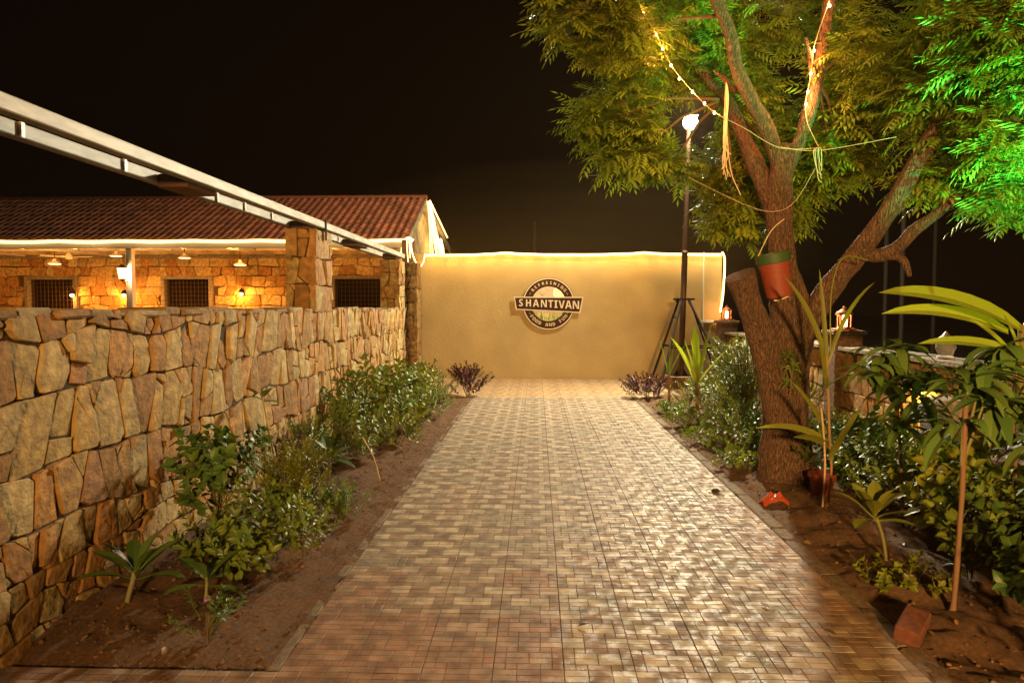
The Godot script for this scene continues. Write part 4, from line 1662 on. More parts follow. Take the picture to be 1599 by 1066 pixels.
func tree() -> void:
	var t := thing("neem_tree", "leafy neem tree with forked reddish trunk hung with string lights, beside the path", "tree", Vector3(2.24, 0, -6.45))
	limb(t, "trunk", [Vector3(2.26, -0.15, -6.45), Vector3(2.24, 0.06, -6.45), Vector3(2.22, 0.36, -6.45), Vector3(2.24, 0.87, -6.45), Vector3(2.25, 1.32, -6.45), Vector3(2.2, 1.77, -6.45), Vector3(2.13, 2.16, -6.4), Vector3(2.11, 2.49, -6.4), Vector3(2.13, 2.8, -6.4), Vector3(2.15, 2.95, -6.4)], [0.33, 0.225, 0.185, 0.175, 0.185, 0.17, 0.115, 0.105, 0.115, 0.1], 26)
	limb(t, "stub", [Vector3(2.2, 0.5, -6.4), Vector3(2.08, 0.9, -6.36), Vector3(1.99, 1.15, -6.33), Vector3(1.88, 1.44, -6.28), Vector3(1.78, 1.67, -6.24), Vector3(1.71, 1.82, -6.2)], [0.15, 0.14, 0.12, 0.11, 0.105, 0.125], 18)
	limb(t, "limb", [Vector3(2.13, 2.7, -6.4), Vector3(1.98, 3.06, -6.35), Vector3(1.76, 3.34, -6.2), Vector3(1.64, 3.52, -6.1), Vector3(1.56, 3.74, -6.0), Vector3(1.42, 3.98, -5.9), Vector3(1.25, 4.3, -5.8), Vector3(1.0, 4.7, -5.7)], [0.085, 0.068, 0.062, 0.056, 0.05, 0.04, 0.032, 0.024])
	limb(t, "limb", [Vector3(2.12, 2.3, -6.42), Vector3(1.98, 2.68, -6.5), Vector3(1.88, 3.06, -6.7), Vector3(1.8, 3.43, -6.9), Vector3(1.63, 3.76, -7.1), Vector3(1.39, 4.13, -7.3), Vector3(1.0, 4.6, -7.5)], [0.09, 0.078, 0.068, 0.062, 0.05, 0.04, 0.024])
	limb(t, "limb", [Vector3(2.13, 2.68, -6.4), Vector3(2.27, 3.0, -6.4), Vector3(2.33, 3.24, -6.35), Vector3(2.37, 3.5, -6.3), Vector3(2.4, 3.71, -6.3), Vector3(2.42, 4.1, -6.2), Vector3(2.5, 4.8, -6.1)], [0.085, 0.06, 0.053, 0.05, 0.046, 0.038, 0.024])
	limb(t, "limb", [Vector3(2.28, 1.2, -6.45), Vector3(2.42, 1.5, -6.4), Vector3(2.52, 1.73, -6.3), Vector3(2.65, 1.95, -6.2), Vector3(2.72, 2.08, -6.1), Vector3(2.83, 2.3, -6.0), Vector3(2.92, 2.52, -5.9), Vector3(3.02, 2.79, -5.8), Vector3(3.15, 3.2, -5.6), Vector3(3.4, 3.8, -5.2)], [0.12, 0.105, 0.09, 0.083, 0.078, 0.066, 0.058, 0.05, 0.04, 0.028])
	limb(t, "limb", [Vector3(2.68, 2.0, -6.14), Vector3(2.82, 1.98, -6.03), Vector3(2.92, 2.05, -5.96), Vector3(3.0, 2.16, -5.9), Vector3(3.12, 2.28, -5.8), Vector3(3.3, 2.5, -5.65)], [0.06, 0.055, 0.048, 0.042, 0.036, 0.025], 12)
	limb(t, "stub", [Vector3(2.83, 1.98, -6.02), Vector3(2.93, 1.95, -5.96), Vector3(2.97, 1.86, -5.92), Vector3(2.975, 1.8, -5.9)], [0.045, 0.036, 0.03, 0.016], 10)
	limb(t, "stub", [Vector3(1.8, 3.42, -6.35), Vector3(1.67, 3.4, -6.3), Vector3(1.58, 3.5, -6.3), Vector3(1.5, 3.56, -6.3)], [0.035, 0.032, 0.026, 0.012], 10)
	limb(t, "stub", [Vector3(2.36, 3.4, -6.3), Vector3(2.28, 3.62, -6.22), Vector3(2.22, 3.78, -6.18)], [0.03, 0.026, 0.014], 10)
	# crown: clumps of hanging sprigs; [centre, radii, sprigs, colour bias]
	var clumps := [
		[Vector3(0.46, 4.12, -6.3), Vector3(0.42, 0.42, 0.45), 52], [Vector3(0.85, 3.88, -6.5), Vector3(0.32, 0.3, 0.4), 32],
		[Vector3(0.8, 3.38, -7.0), Vector3(0.44, 0.3, 0.4), 54], [Vector3(1.0, 3.05, -7.1), Vector3(0.42, 0.24, 0.35), 40],
		[Vector3(1.35, 2.98, -7.2), Vector3(0.3, 0.24, 0.3), 28], [Vector3(1.35, 3.55, -7.5), Vector3(0.5, 0.42, 0.35), 44],
		[Vector3(1.2, 4.15, -6.95), Vector3(0.6, 0.42, 0.5), 60], [Vector3(1.9, 2.72, -7.1), Vector3(0.3, 0.34, 0.25), 34],
		[Vector3(1.87, 2.36, -6.9), Vector3(0.24, 0.2, 0.25), 24], [Vector3(1.85, 3.75, -7.3), Vector3(0.5, 0.5, 0.35), 50],
		[Vector3(2.2, 3.3, -7.4), Vector3(0.5, 0.5, 0.35), 46], [Vector3(2.42, 2.68, -7.0), Vector3(0.22, 0.38, 0.28), 28],
		[Vector3(2.2, 4.4, -7.0), Vector3(0.8, 0.45, 0.7), 70], [Vector3(2.78, 3.65, -6.4), Vector3(0.36, 0.45, 0.5), 54],
		[Vector3(2.68, 3.05, -6.6), Vector3(0.36, 0.4, 0.3), 44], [Vector3(2.7, 2.9, -6.8), Vector3(0.28, 0.24, 0.25), 34],
		[Vector3(3.2, 2.55, -5.9), Vector3(0.25, 0.14, 0.25), 18], [Vector3(3.1, 3.15, -5.7), Vector3(0.42, 0.36, 0.45), 56],
		[Vector3(3.3, 3.7, -5.4), Vector3(0.55, 0.5, 0.6), 64], [Vector3(3.0, 3.35, -4.85), Vector3(0.32, 0.38, 0.3), 34],
		[Vector3(3.35, 2.75, -5.1), Vector3(0.3, 0.32, 0.35), 38], [Vector3(3.25, 3.2, -4.6), Vector3(0.36, 0.36, 0.3), 36],
		[Vector3(3.5, 2.35, -5.5), Vector3(0.22, 0.2, 0.3), 20], [Vector3(3.7, 3.3, -5.4), Vector3(0.5, 0.6, 0.6), 54],
		[Vector3(3.9, 4.2, -5.8), Vector3(0.9, 0.6, 1.0), 76], [Vector3(1.7, 4.95, -6.4), Vector3(1.3, 0.45, 1.2), 100],
		[Vector3(3.0, 5.0, -6.2), Vector3(1.3, 0.5, 1.3), 100],
	]
	var limbs := [Vector3(1.3, 4.2, -5.85), Vector3(1.5, 3.9, -6.0), Vector3(1.2, 4.4, -7.4), Vector3(1.75, 3.5, -6.95), Vector3(2.42, 4.2, -6.2), Vector3(2.35, 3.5, -6.3), Vector3(3.15, 3.2, -5.6), Vector3(3.3, 3.6, -5.3), Vector3(2.95, 2.6, -5.85), Vector3(3.2, 2.4, -5.7)]
	var twigs := MB.new()
	var meshes := []
	for k in 4:
		meshes.append(neem_sprig())
	var off := t.position
	for c in clumps:
		var mid: Vector3 = c[0]
		var near: Vector3 = limbs[0]
		for l in limbs:
			if mid.distance_to(l) < mid.distance_to(near):
				near = l
		twigs.tube([near, near.lerp(mid, 0.5) + Vector3(0, 0.08, 0), mid], [0.018, 0.013, 0.008], 6, Color.WHITE, false)
		var places := []
		for k in int(c[2] * 1.75):
			var u := ball()
			u = u.normalized() * pow(u.length(), 0.6)
			var p: Vector3 = mid + u * c[1]
			if Vector2(p.x + p.z * 0.2063, p.y - 1.55 + p.z * 0.2486).length() < 0.36:
				continue  # an opening in the leaves
			if rng.randf() < 0.35:
				twigs.tube([mid.lerp(p, 0.15), mid.lerp(p, 0.6) + Vector3(0, 0.04, 0), p], [0.005, 0.004, 0.002], 4, Color.WHITE, false)
			var outward: Vector3 = u * c[1]
			outward.y = 0
			var lean := Basis(Vector3.UP.cross(outward).normalized(), 0.25) if outward.length() > 0.05 else Basis.IDENTITY
			var s := rng.randf_range(0.75, 1.2)
			places.append([rng.randi() % 4, Transform3D((lean * Basis(Vector3.UP, rng.randf() * TAU)).scaled(Vector3(s, s, s)), p - off)])
		grow(meshes, places, tints_of(vary(Color(0.17, 0.23, 0.028), 0.18, 0.12), 0.3, 0.12), "crown", M.leaf, t)
	put(twigs, "twigs", M.twig, t)


func string_lights() -> void:
	var lines := [
		[[Vector3(0.86, 4.15, -6.3), Vector3(0.9, 4.05, -6.3), Vector3(1.01, 3.87, -6.3), Vector3(1.12, 3.58, -6.2), Vector3(1.3, 3.36, -6.2), Vector3(1.46, 3.16, -6.1), Vector3(1.7, 3.03, -6.1), Vector3(2.04, 2.89, -6.22), Vector3(2.32, 2.86, -6.1)], [Vector3(1.01, 3.87, -6.3), Vector3(1.06, 3.74, -6.26), Vector3(1.12, 3.58, -6.2), Vector3(1.19, 3.47, -6.2), Vector3(1.3, 3.36, -6.2), Vector3(1.39, 3.25, -6.15), Vector3(1.46, 3.16, -6.1), Vector3(0.9, 4.05, -6.3)], "string of small orange bulbs slanting from the crown's edge down to the trunk fork"],
		[[Vector3(2.34, 4.0, -6.0), Vector3(2.3, 3.73, -6.18), Vector3(2.28, 3.5, -6.2), Vector3(2.27, 3.36, -6.24), Vector3(2.26, 3.26, -6.26), Vector3(2.28, 3.1, -6.26), Vector3(2.32, 2.88, -6.12)], [Vector3(2.34, 3.97, -6.0), Vector3(2.29, 3.68, -6.18), Vector3(2.275, 3.5, -6.2), Vector3(2.265, 3.36, -6.23), Vector3(2.255, 3.26, -6.24)], "string of small orange bulbs hanging down the upright limb"],
	]
	for l in lines:
		var pts: Array = l[0]
		var t := thing("string_lights", l[2], "string lights", pts[0], "strings of bulbs in the tree")
		var b := MB.new()
		b.tube(smooth_path(pts, 0.05), [0.003], 5)
		put(b, "cord", M.cord, t)
		for p in l[1]:
			b = MB.new()
			b.lathe(p + Vector3(0, -0.012, 0.01), [Vector2(0.0, -0.014), Vector2(0.01, -0.007), Vector2(0.012, 0.003), Vector2(0.006, 0.016), Vector2(0.0, 0.016)], 10)
			put(b, "bulb", M.bulb_glow, t)
			omni(p + Vector3(0, -0.012, 0.01), lin(1.0, 0.36, 0.1), 0.15, 0.01, t)
	var t := thing("twine", "slack twine line tied across the trunk fork into the crown", "twine", Vector3(2.32, 2.85, -6.1))
	var b := MB.new()
	b.tube(smooth_path([Vector3(2.04, 2.89, -6.2), Vector3(2.32, 2.84, -6.1), Vector3(2.7, 2.83, -5.6)], 0.08), [0.0026], 5)
	b.tube(smooth_path([Vector3(1.4, 2.75, -6.8), Vector3(1.8, 2.42, -6.3), Vector3(2.02, 2.36, -6.22), Vector3(2.18, 2.45, -6.22), Vector3(2.3, 2.7, -6.12)], 0.08), [0.0022], 5)
	put(b, "line", M.twine, t)
	b = MB.new()
	for k in 5:
		var a := rng.randf() * TAU
		var r := rng.randf_range(0.02, 0.045)
		b.tube(smooth_path([Vector3(2.32, 2.86, -6.1), Vector3(2.32 + cos(a) * r, 2.84, -6.1 + sin(a) * 0.03), Vector3(2.33 + cos(a) * r * 0.7, 2.74 - 0.03 * k, -6.08), Vector3(2.34, 2.7 - 0.03 * k, -6.09)], 0.03), [0.0035], 5)
	put(b, "knot", M.twine, t)


func hanging_things() -> void:
	# bundle of rope strands from the sawn side stub
	var t := thing("rope_bundle", "bundle of frayed pale rope strands hanging from a side stub of the limb", "rope", Vector3(1.6, 3.4, -6.28))
	for k in 7:
		var b := MB.new()
		var y := 2.55 + rng.randf() * 0.35
		var x := 1.605 + rng.randf_range(-0.015, 0.015)
		var pts := [Vector3(1.6, 3.45, -6.27), Vector3(x, 3.3, -6.26 + rng.randf_range(-0.01, 0.02)), Vector3(x + rng.randf_range(-0.02, 0.015), 2.95, -6.26), Vector3(x + rng.randf_range(-0.04, 0.03), lerpf(2.95, y, 0.5), -6.26), Vector3(x + rng.randf_range(-0.03, 0.05), y, -6.26)]
		if k == 6:
			pts = [Vector3(1.61, 3.0, -6.26), Vector3(1.63, 2.8, -6.26), Vector3(1.66, 2.65, -6.25), Vector3(1.73, 2.5, -6.25)]
		b.tube(smooth_path(pts, 0.05), [0.0045], 6, Color.WHITE, true, [0.4, bumps, 60.0])
		put(b, "strand", M.twine, t)
	# grow pot wedged in the fork
	var at := Vector3(2.02, 1.64, -6.1)
	t = thing("hanging_pot", "red plastic grow pot with a green rim wedged against the trunk", "plant pot", at)
	var tilt := Basis.from_euler(Vector3(0.05, 0.0, 0.2))
	var b := MB.new()
	b.lathe(at, [Vector2(0.0, 0.0), Vector2(0.098, 0.0), Vector2(0.104, 0.01), Vector2(0.128, 0.29), Vector2(0.118, 0.29), Vector2(0.0, 0.27)], 28, Color.WHITE, tilt)
	put(b, "pot", M.red_clay, t)
	b = MB.new()
	b.lathe(at, [Vector2(0.13, 0.285), Vector2(0.138, 0.29), Vector2(0.142, 0.36), Vector2(0.132, 0.365), Vector2(0.122, 0.3)], 28, Color.WHITE, tilt)
	put(b, "rim", M.green_band, t)
	b = MB.new()
	b.tube(smooth_path([at + tilt * Vector3(-0.13, 0.345, 0), at + Vector3(-0.05, 0.55, -0.1), Vector3(2.1, 2.3, -6.26)], 0.04), [0.005], 5)
	put(b, "tie", M.twine, t)
	b = MB.new()
	b.tube(smooth_path([at + tilt * Vector3(0.05, 0.0, 0.08), at + Vector3(-0.02, -0.03, 0.05), at + Vector3(-0.06, -0.03, 0.04)], 0.02), [0.008], 5)
	put(b, "tie", M.twine, t)


# ---------------------------------------------------------------- plants
const OVAL := [0.004, 0.72, 1.0, 0.86, 0.5, 0.0]
const LANCE := [0.1, 0.75, 1.0, 0.85, 0.55, 0.0]
const PADDLE := [0.12, 0.3, 0.62, 0.92, 1.0, 0.72, 0.0]
const STRAP := [0.45, 0.85, 1.0, 1.0, 0.95, 0.85, 0.7, 0.45, 0.0]


func wide(shape: Array, w: float) -> Array:
	return shape.map(func(x): return x * w)


# a leafy shoot growing along +Y
func shoot(length: float, pairs: int, leaf_len: float, leaf_w: float, shape: Array, droop: float, spread := 0.75) -> ArrayMesh:
	var b := MB.new()
	var bend := Vector3(rng.randf_range(-0.2, 0.2), 1, rng.randf_range(-0.2, 0.2)).normalized()
	var tip := Vector3.UP * length * 0.55 + bend * length * 0.45
	b.tube([Vector3.ZERO, Vector3.UP * length * 0.55, tip], [0.003, 0.0025, 0.0015], 5, Color(0.75, 0.62, 0.4), false)
	for k in pairs + 1:
		var f := float(k + 0.6) / (pairs + 0.6)
		var p := (Vector3.UP * length * 0.55).lerp(tip, clampf((f - 0.55) / 0.45, 0, 1)) if f > 0.55 else Vector3.UP * length * f
		var n := 2 if k < pairs else 4
		var yaw := rng.randf() * TAU
		for j in n:
			var a := yaw + TAU * j / n + rng.randf_range(-0.25, 0.25)
			var lift := lerpf(0.15, 0.8, f) + rng.randf_range(-0.2, 0.2)
			var d := Vector3(cos(a) * spread, lift, sin(a) * spread).normalized()
			var l := leaf_len * rng.randf_range(0.75, 1.15) * lerpf(1.05, 0.8, f)
			var s := rng.randf_range(0.78, 1.2)
			b.blade(p + d * 0.006, d, Vector3.UP, l, wide(shape, leaf_w * l / leaf_len), Color(s, s, s * 0.95), droop, 0.28, rng.randf_range(-0.3, 0.3))
	return b.mesh()


var shoots := {}


func make_shoots() -> void:
	var kinds := {
		"glossy": [0.2, 5, 0.07, 0.017, OVAL, 0.5], "small": [0.16, 7, 0.042, 0.011, OVAL, 0.3], "broad": [0.24, 4, 0.11, 0.034, OVAL, 0.7],
		"fine": [0.15, 10, 0.035, 0.005, LANCE, 0.3], "mango": [0.12, 5, 0.2, 0.024, LANCE, 1.3], "purple": [0.17, 7, 0.05, 0.016, OVAL, 0.5],
		"grass": [0.02, 5, 0.12, 0.004, STRAP, 1.1], "creeper": [0.07, 3, 0.045, 0.016, OVAL, 0.4],
	}
	for k in kinds:
		var q: Array = kinds[k]
		shoots[k] = []
		for i in 3:
			shoots[k].append(shoot(q[0], q[1], q[2], q[3], q[4], q[5]))


func shrub(called: String, label: String, base: Vector3, height: float, spread: float, kind: String, n: int, tint: Color, group := "", low := 0.12, size := 1.0, lean := Vector3.ZERO) -> Node3D:
	if shoots.is_empty():
		make_shoots()
	var t := thing(called, label, "plant" if kind in ["grass", "creeper"] else "shrub", base, group)
	var b := MB.new()
	var places := []
	var mains := []
	for k in maxi(3, n / 9):
		var u := ball()
		var top := base + Vector3(u.x * spread * 0.7, height * rng.randf_range(0.55, 0.85), u.z * spread * 0.7) + lean * 0.7
		var mid := base.lerp(top, 0.5) + Vector3(u.x, 0, u.z) * spread * 0.12
		var r := 0.003 + 0.004 * height
		b.tube([base + Vector3(u.x, 0, u.z) * 0.02 - Vector3(0, 0.03, 0), mid, top], [r, r * 0.8, r * 0.45], 6, Color(0.12, 0.085, 0.035), false)
		mains.append([base, mid, top])
	for k in n:
		var u := ball()
		var y := low + (0.8 - low) * pow(rng.randf(), 0.75)
		var r := sqrt(maxf(0.12, 1.0 - pow((y - 0.45) / 0.62, 2.0)))
		var p := base + Vector3(u.x * spread * r, height * y, u.z * spread * r) + lean * y
		var d := Vector3(u.x * 0.8, rng.randf_range(0.35, 1.0), u.z * 0.8).normalized()
		var side := d.cross(Vector3(rng.randf() - 0.5, 0.1, rng.randf() - 0.5)).normalized()
		var s := rng.randf_range(0.75, 1.2) * size
		places.append([k % 3, Transform3D(Basis(side, d, side.cross(d)).scaled(Vector3(s, s, s)), p - base)])
		if k % 2 == 0:
			var m: Array = mains[rng.randi() % mains.size()]
			var from: Vector3 = (m[0] as Vector3).lerp(m[2], clampf(y * 0.8, 0.05, 0.95))
			b.tube([from, from.lerp(p, 0.5) + Vector3(0, 0.02, 0), p], [0.0035, 0.0025, 0.002], 5, Color(0.11, 0.11, 0.035), false)
	put(b, "stem", M.stem, t)
	grow(shoots[kind], places, tints_of(tint, 0.28, 0.12), "foliage", M.glossy_leaf if kind in ["glossy", "broad", "mango"] else M.leaf, t)
	return t


# big separate leaves round the tip of a stem
func rosette(called: String, label: String, base: Vector3, tip: Vector3, n: int, length: float, width: float, shape: Array, lift: Array, droop: float, tint: Color, mat: String, stem_r := 0.015, stem_col := Color(0.3, 0.25, 0.13), group := "") -> Node3D:
	var t := thing(called, label, "plant", base, group)
	var b := MB.new()
	b.tube(smooth_path([base - Vector3(0, 0.04, 0), base.lerp(tip, 0.5) + Vector3(0.01, 0, 0.01), tip], 0.05), [stem_r, stem_r * 0.8], 8, stem_col, true, [0.2, bumps, 20.0])
	put(b, "stem", M.stem, t)
	for k in n:
		var a := k * 2.4 + rng.randf_range(-0.25, 0.25)
		var up := lerpf(lift[0], lift[1], float(k) / maxi(1, n - 1)) + rng.randf_range(-0.1, 0.1)
		var d := Vector3(cos(a), up, sin(a)).normalized()
		b = MB.new()
		var l := length * rng.randf_range(0.75, 1.1)
		var foot := tip - Vector3(0, 0.05 * (1.0 - float(k) / n), 0)
		b.blade(foot, d, Vector3.UP if absf(d.y) < 0.95 else Vector3.RIGHT, l, wide(shape, width), vary(tint, 0.2, 0.1), droop, 0.3, rng.randf_range(-0.25, 0.25))
		b.tube([foot, foot + d * l * 0.3], [width * 0.09, width * 0.06], 5, vary(tint, 0.1) * 1.5, false)
		put(b, "leaf", M[mat], t)
	return t


const GREEN := Color(0.12, 0.175, 0.03)
const DEEP := Color(0.068, 0.12, 0.026)
const LIME := Color(0.22, 0.255, 0.03)
const OLIVE := Color(0.165, 0.18, 0.028)


func plants_by_stone_wall() -> void:
	rosette("plumeria", "young plumeria with long dark paddle leaves near the low corner of the stone wall", Vector3(-2.08, 0.02, -3.5), Vector3(-2.02, 0.23, -3.52), 11, 0.25, 0.036, PADDLE, [0.25, 1.7], 0.5, DEEP, "glossy_leaf", 0.016, Color(0.2, 0.19, 0.1))
	rosette("plumeria", "small dark plumeria seedling between the vinca and the stone wall", Vector3(-1.72, 0.02, -3.62), Vector3(-1.7, 0.16, -3.62), 7, 0.22, 0.034, PADDLE, [0.1, 1.2], 0.6, DEEP, "glossy_leaf", 0.01, Color(0.2, 0.19, 0.1))
	var v := shrub("vinca", "little vinca with one purple flower at the bed's front edge", Vector3(-1.5, 0, -3.2), 0.2, 0.06, "small", 9, DEEP * 1.3, "", 0.15, 0.75)
	for k in 5:
		var b := MB.new()
		var a := TAU * k / 5
		b.blade(Vector3(-1.49, 0.225, -3.17), Vector3(cos(a), 0.35, sin(a)).normalized(), Vector3.UP, 0.016, [0.002, 0.006, 0.008, 0.004], Color.WHITE, 0.4, 0.1)
		put(b, "petal", M.purple_petal, v)
	shrub("shrub", "tall open dark green shrub shading the stone wall", Vector3(-1.98, 0, -4.3), 0.82, 0.24, "broad", 34, DEEP, "shrubs in the bed by the stone wall", 0.42, 0.8)
	shrub("shrub", "low dense glossy shrub under the tall open one", Vector3(-1.72, 0, -4.05), 0.42, 0.24, "glossy", 46, GREEN * 0.95, "shrubs in the bed by the stone wall")
	shrub("shrub", "upright bright green feathery shrub in the middle of the near bed", Vector3(-1.66, 0, -4.75), 0.62, 0.19, "fine", 85, LIME * 0.75, "shrubs in the bed by the stone wall", 0.1, 1.2)
	shrub("shrub", "pale flecked low shrub in front of the feathery one", Vector3(-1.45, 0, -4.3), 0.36, 0.17, "small", 46, GREEN * 1.25, "shrubs in the bed by the stone wall")
	shrub("shrub", "small round clipped shrub nearest the path's paving", Vector3(-1.42, 0, -5.12), 0.23, 0.13, "fine", 60, GREEN * 1.1, "shrubs in the bed by the stone wall", 0.15, 0.8)
	rosette("broadleaf_plant", "dark broad leaved plant before the shrub mass", Vector3(-1.83, 0, -6.2), Vector3(-1.8, 0.26, -6.2), 10, 0.3, 0.05, OVAL, [0.1, 1.3], 0.7, DEEP, "glossy_leaf")
	var w := rosette("sapling", "thin bare sapling with a few leaves at its tip against the stone wall", Vector3(-1.98, 0, -5.5), Vector3(-2.1, 0.88, -5.45), 4, 0.16, 0.028, OVAL, [0.2, 0.9], 0.6, GREEN, "glossy_leaf", 0.006, Color(0.35, 0.3, 0.16))
	w.set_meta("category", "sapling")
	var mass := [
		[Vector3(-1.75, 0, -7.0), 0.5, 0.3, "glossy", 55, GREEN, "glossy shrub just behind the broad leaved plant"],
		[Vector3(-2.05, 0, -7.6), 0.72, 0.25, "glossy", 55, GREEN * 0.9, "tall glossy shrub brushing the stone wall midway"],
		[Vector3(-1.55, 0, -7.9), 0.4, 0.28, "small", 60, LIME * 0.8, "low yellow green small leaved shrub midway along the path"],
		[Vector3(-1.95, 0, -8.6), 0.85, 0.28, "broad", 46, GREEN, "tallest broad leaved shrub of the row against the wall"],
		[Vector3(-1.5, 0, -8.9), 0.4, 0.22, "glossy", 50, GREEN * 1.2, "pale tipped shrub leaning out toward the paving"],
		[Vector3(-2.0, 0, -9.6), 0.8, 0.3, "glossy", 60, GREEN, "round topped glossy shrub below the wall's second column"],
		[Vector3(-1.5, 0, -10.0), 0.42, 0.25, "small", 55, GREEN * 1.3, "white flecked low shrub at the bed's far edge"],
		[Vector3(-1.9, 0, -10.8), 0.7, 0.3, "broad", 40, LIME * 0.9, "yellow tipped leafy shrub near the dark corner column"],
		[Vector3(-1.55, 0, -11.4), 0.45, 0.28, "fine", 70, OLIVE, "fuzzy olive shrub just before the purple one"],
		[Vector3(-1.95, 0, -11.9), 0.6, 0.25, "glossy", 45, GREEN, "last green shrub of the bed under the corner column"],
		[Vector3(-2.1, 0, -6.6), 0.55, 0.2, "small", 40, GREEN, "small leaved shrub pressed to the wall behind the broad leaved plant"],
	]
	for m in mass:
		shrub("shrub", m[6], m[0], m[1], m[2], m[3], int(m[4] * 0.82), m[5], "shrubs in the bed by the stone wall")
	rosette("strap_plant", "dark strap leaved tuft standing among the row of shrubs", Vector3(-1.5, 0, -8.35), Vector3(-1.5, 0.06, -8.35), 9, 0.42, 0.022, STRAP, [0.9, 3.0], 0.6, DEEP * 1.2, "leaf", 0.012)
	shrub("purple_shrub", "purple leaved shrub at the path's corner on the stone wall side", Vector3(-1.2, 0, -12.55), 0.52, 0.3, "purple", 75, Color(0.07, 0.018, 0.022), "purple leaved shrubs at the path's end", 0.1)
	var b := MB.new()
	b.tube(smooth_path([Vector3(-1.42, 0.0, -6.45), Vector3(-1.46, 0.2, -6.4), Vector3(-1.55, 0.4, -6.35)], 0.05), [0.006, 0.004], 6)
	tag(put(b, "dry_stalk", M.twine), "bare straw coloured stalk leaning at the edge of the shrub row", "stalk")


func plants_by_tree() -> void:
	shrub("purple_shrub", "low purple leaved shrub at the path's corner by the iron stand", Vector3(1.86, 0, -12.35), 0.3, 0.3, "purple", 70, Color(0.07, 0.018, 0.022), "purple leaved shrubs at the path's end", 0.1)
	rosette("young_palm", "thin young palm on a brown stalk before the iron stand", Vector3(2.06, 0, -11.3), Vector3(2.05, 0.5, -11.3), 5, 0.65, 0.03, STRAP, [2.5, 5.0], 0.5, GREEN * 1.4, "strap_leaf", 0.028, Color(0.16, 0.08, 0.04), "young palms beyond the tree")
	rosette("young_palm", "pale green young palm with tall upright blades in front of the lamp post", Vector3(2.2, 0, -10.0), Vector3(2.2, 0.52, -10.0), 8, 0.85, 0.055, STRAP, [1.5, 6.0], 0.4, LIME * 1.5, "strap_leaf", 0.03, Color(0.2, 0.12, 0.05), "young palms beyond the tree")
	var rows := [
		[Vector3(2.3, 0, -11.0), 0.4, 0.25, "fine", 55, OLIVE * 1.2, "fine leaved olive bush at the foot of the iron stand"],
		[Vector3(2.55, 0, -10.4), 0.5, 0.3, "glossy", 55, LIME, "yellow green glossy bush behind the pale young palm"],
		[Vector3(2.7, 0, -9.6), 0.95, 0.32, "small", 90, OLIVE * 1.3, "dense small leaved olive bush below the far pier lantern"],
		[Vector3(2.3, 0, -8.7), 0.75, 0.24, "glossy", 60, GREEN * 1.2, "glossy mid height bush left of the tree trunk"],
		[Vector3(2.55, 0, -8.8), 1.3, 0.3, "fine", 170, OLIVE * 1.3, "tallest feathery yellow green bush close behind the trunk"],
		[Vector3(2.95, 0, -10.6), 1.25, 0.36, "small", 130, LIME, "tall yellow flecked bush against the boundary wall"],
		[Vector3(2.3, 0, -8.0), 0.5, 0.28, "small", 60, GREEN * 1.2, "leafy bush at the path's edge before the trunk"],
		[Vector3(2.15, 0, -7.3), 0.35, 0.2, "glossy", 36, GREEN, "small glossy bush touching the trunk's base"],
		[Vector3(2.85, 0, -5.5), 0.5, 0.42, "glossy", 110, GREEN, "wide dark glossy hedge bush beyond the plumeria"],
		[Vector3(2.78, 0, -4.75), 0.5, 0.28, "broad", 44, LIME * 0.9, "yellow green broad leaved bush behind the bare sapling stem"],
		[Vector3(2.72, 0, -3.95), 0.6, 0.34, "glossy", 80, GREEN, "dark glossy bush behind the mango sapling"],
		[Vector3(2.42, 0, -4.05), 0.4, 0.16, "broad", 14, GREEN * 1.1, "low broad leaved bush beside the mango sapling's stem"],
		[Vector3(3.3, 0, -6.4), 0.42, 0.35, "glossy", 70, LIME * 0.8, "glossy bush lit yellow under the boundary wall lamp"],
		[Vector3(3.05, 0, -6.7), 0.45, 0.32, "broad", 34, DEEP, "dark broad leaved bush before the boundary wall behind the plumeria"],
		[Vector3(3.35, 0, -4.4), 0.85, 0.35, "broad", 60, DEEP, "tall broad leaved bush against the boundary wall's near end"],
		[Vector3(2.6, 0, -6.15), 0.5, 0.24, "glossy", 60, DEEP, "dark bush tucked behind the coconut seedling and red pot"],
		[Vector3(3.2, 0, -7.4), 0.42, 0.36, "small", 80, OLIVE, "low olive bush beneath the boundary wall beyond the bulkhead lamp"],
		[Vector3(2.75, 0, -7.6), 0.8, 0.26, "fine", 90, OLIVE, "feathery bush hidden just behind the tree trunk"],
		[Vector3(2.5, 0, -3.5), 0.6, 0.22, "broad", 30, DEEP, "dark broad leaved bush between the brick and the bed's outer edge"],
		[Vector3(2.9, 0, -3.2), 0.6, 0.3, "glossy", 60, DEEP, "dark bush at the bed's near outer edge"],
	]
	for m in rows:
		shrub("bush", m[6], m[0], m[1], m[2], m[3], m[4], m[5], "bushes in the bed by the tree")
	shrub("bush", "thin spindly sapling with small round leaves at the bed's near end", Vector3(2.13, 0, -2.95), 0.62, 0.09, "creeper", 26, LIME * 0.7, "bushes in the bed by the tree", 0.15)
	shrub("creeper", "low trailing creeper on the bare soil before the mango sapling", Vector3(2.02, 0, -4.0), 0.1, 0.26, "creeper", 22, LIME * 0.7, "", 0.1)
	for m in [[Vector3(1.98, 0, -9.4), 0.2, "creeping ground plant along the paving opposite the pale young palm"], [Vector3(1.95, 0, -8.2), 0.18, "creeping ground plant along the paving midway to the trunk"], [Vector3(2.0, 0, -10.5), 0.16, "creeping ground plant along the paving near the iron stand"], [Vector3(1.98, 0, -6.9), 0.2, "leafy weeds at the paving's edge just past the trunk"]]:
		shrub("ground_plant", m[2], m[0], m[1], 0.3, "creeper", 60, GREEN * 1.2, "ground plants along the paving", 0.05)
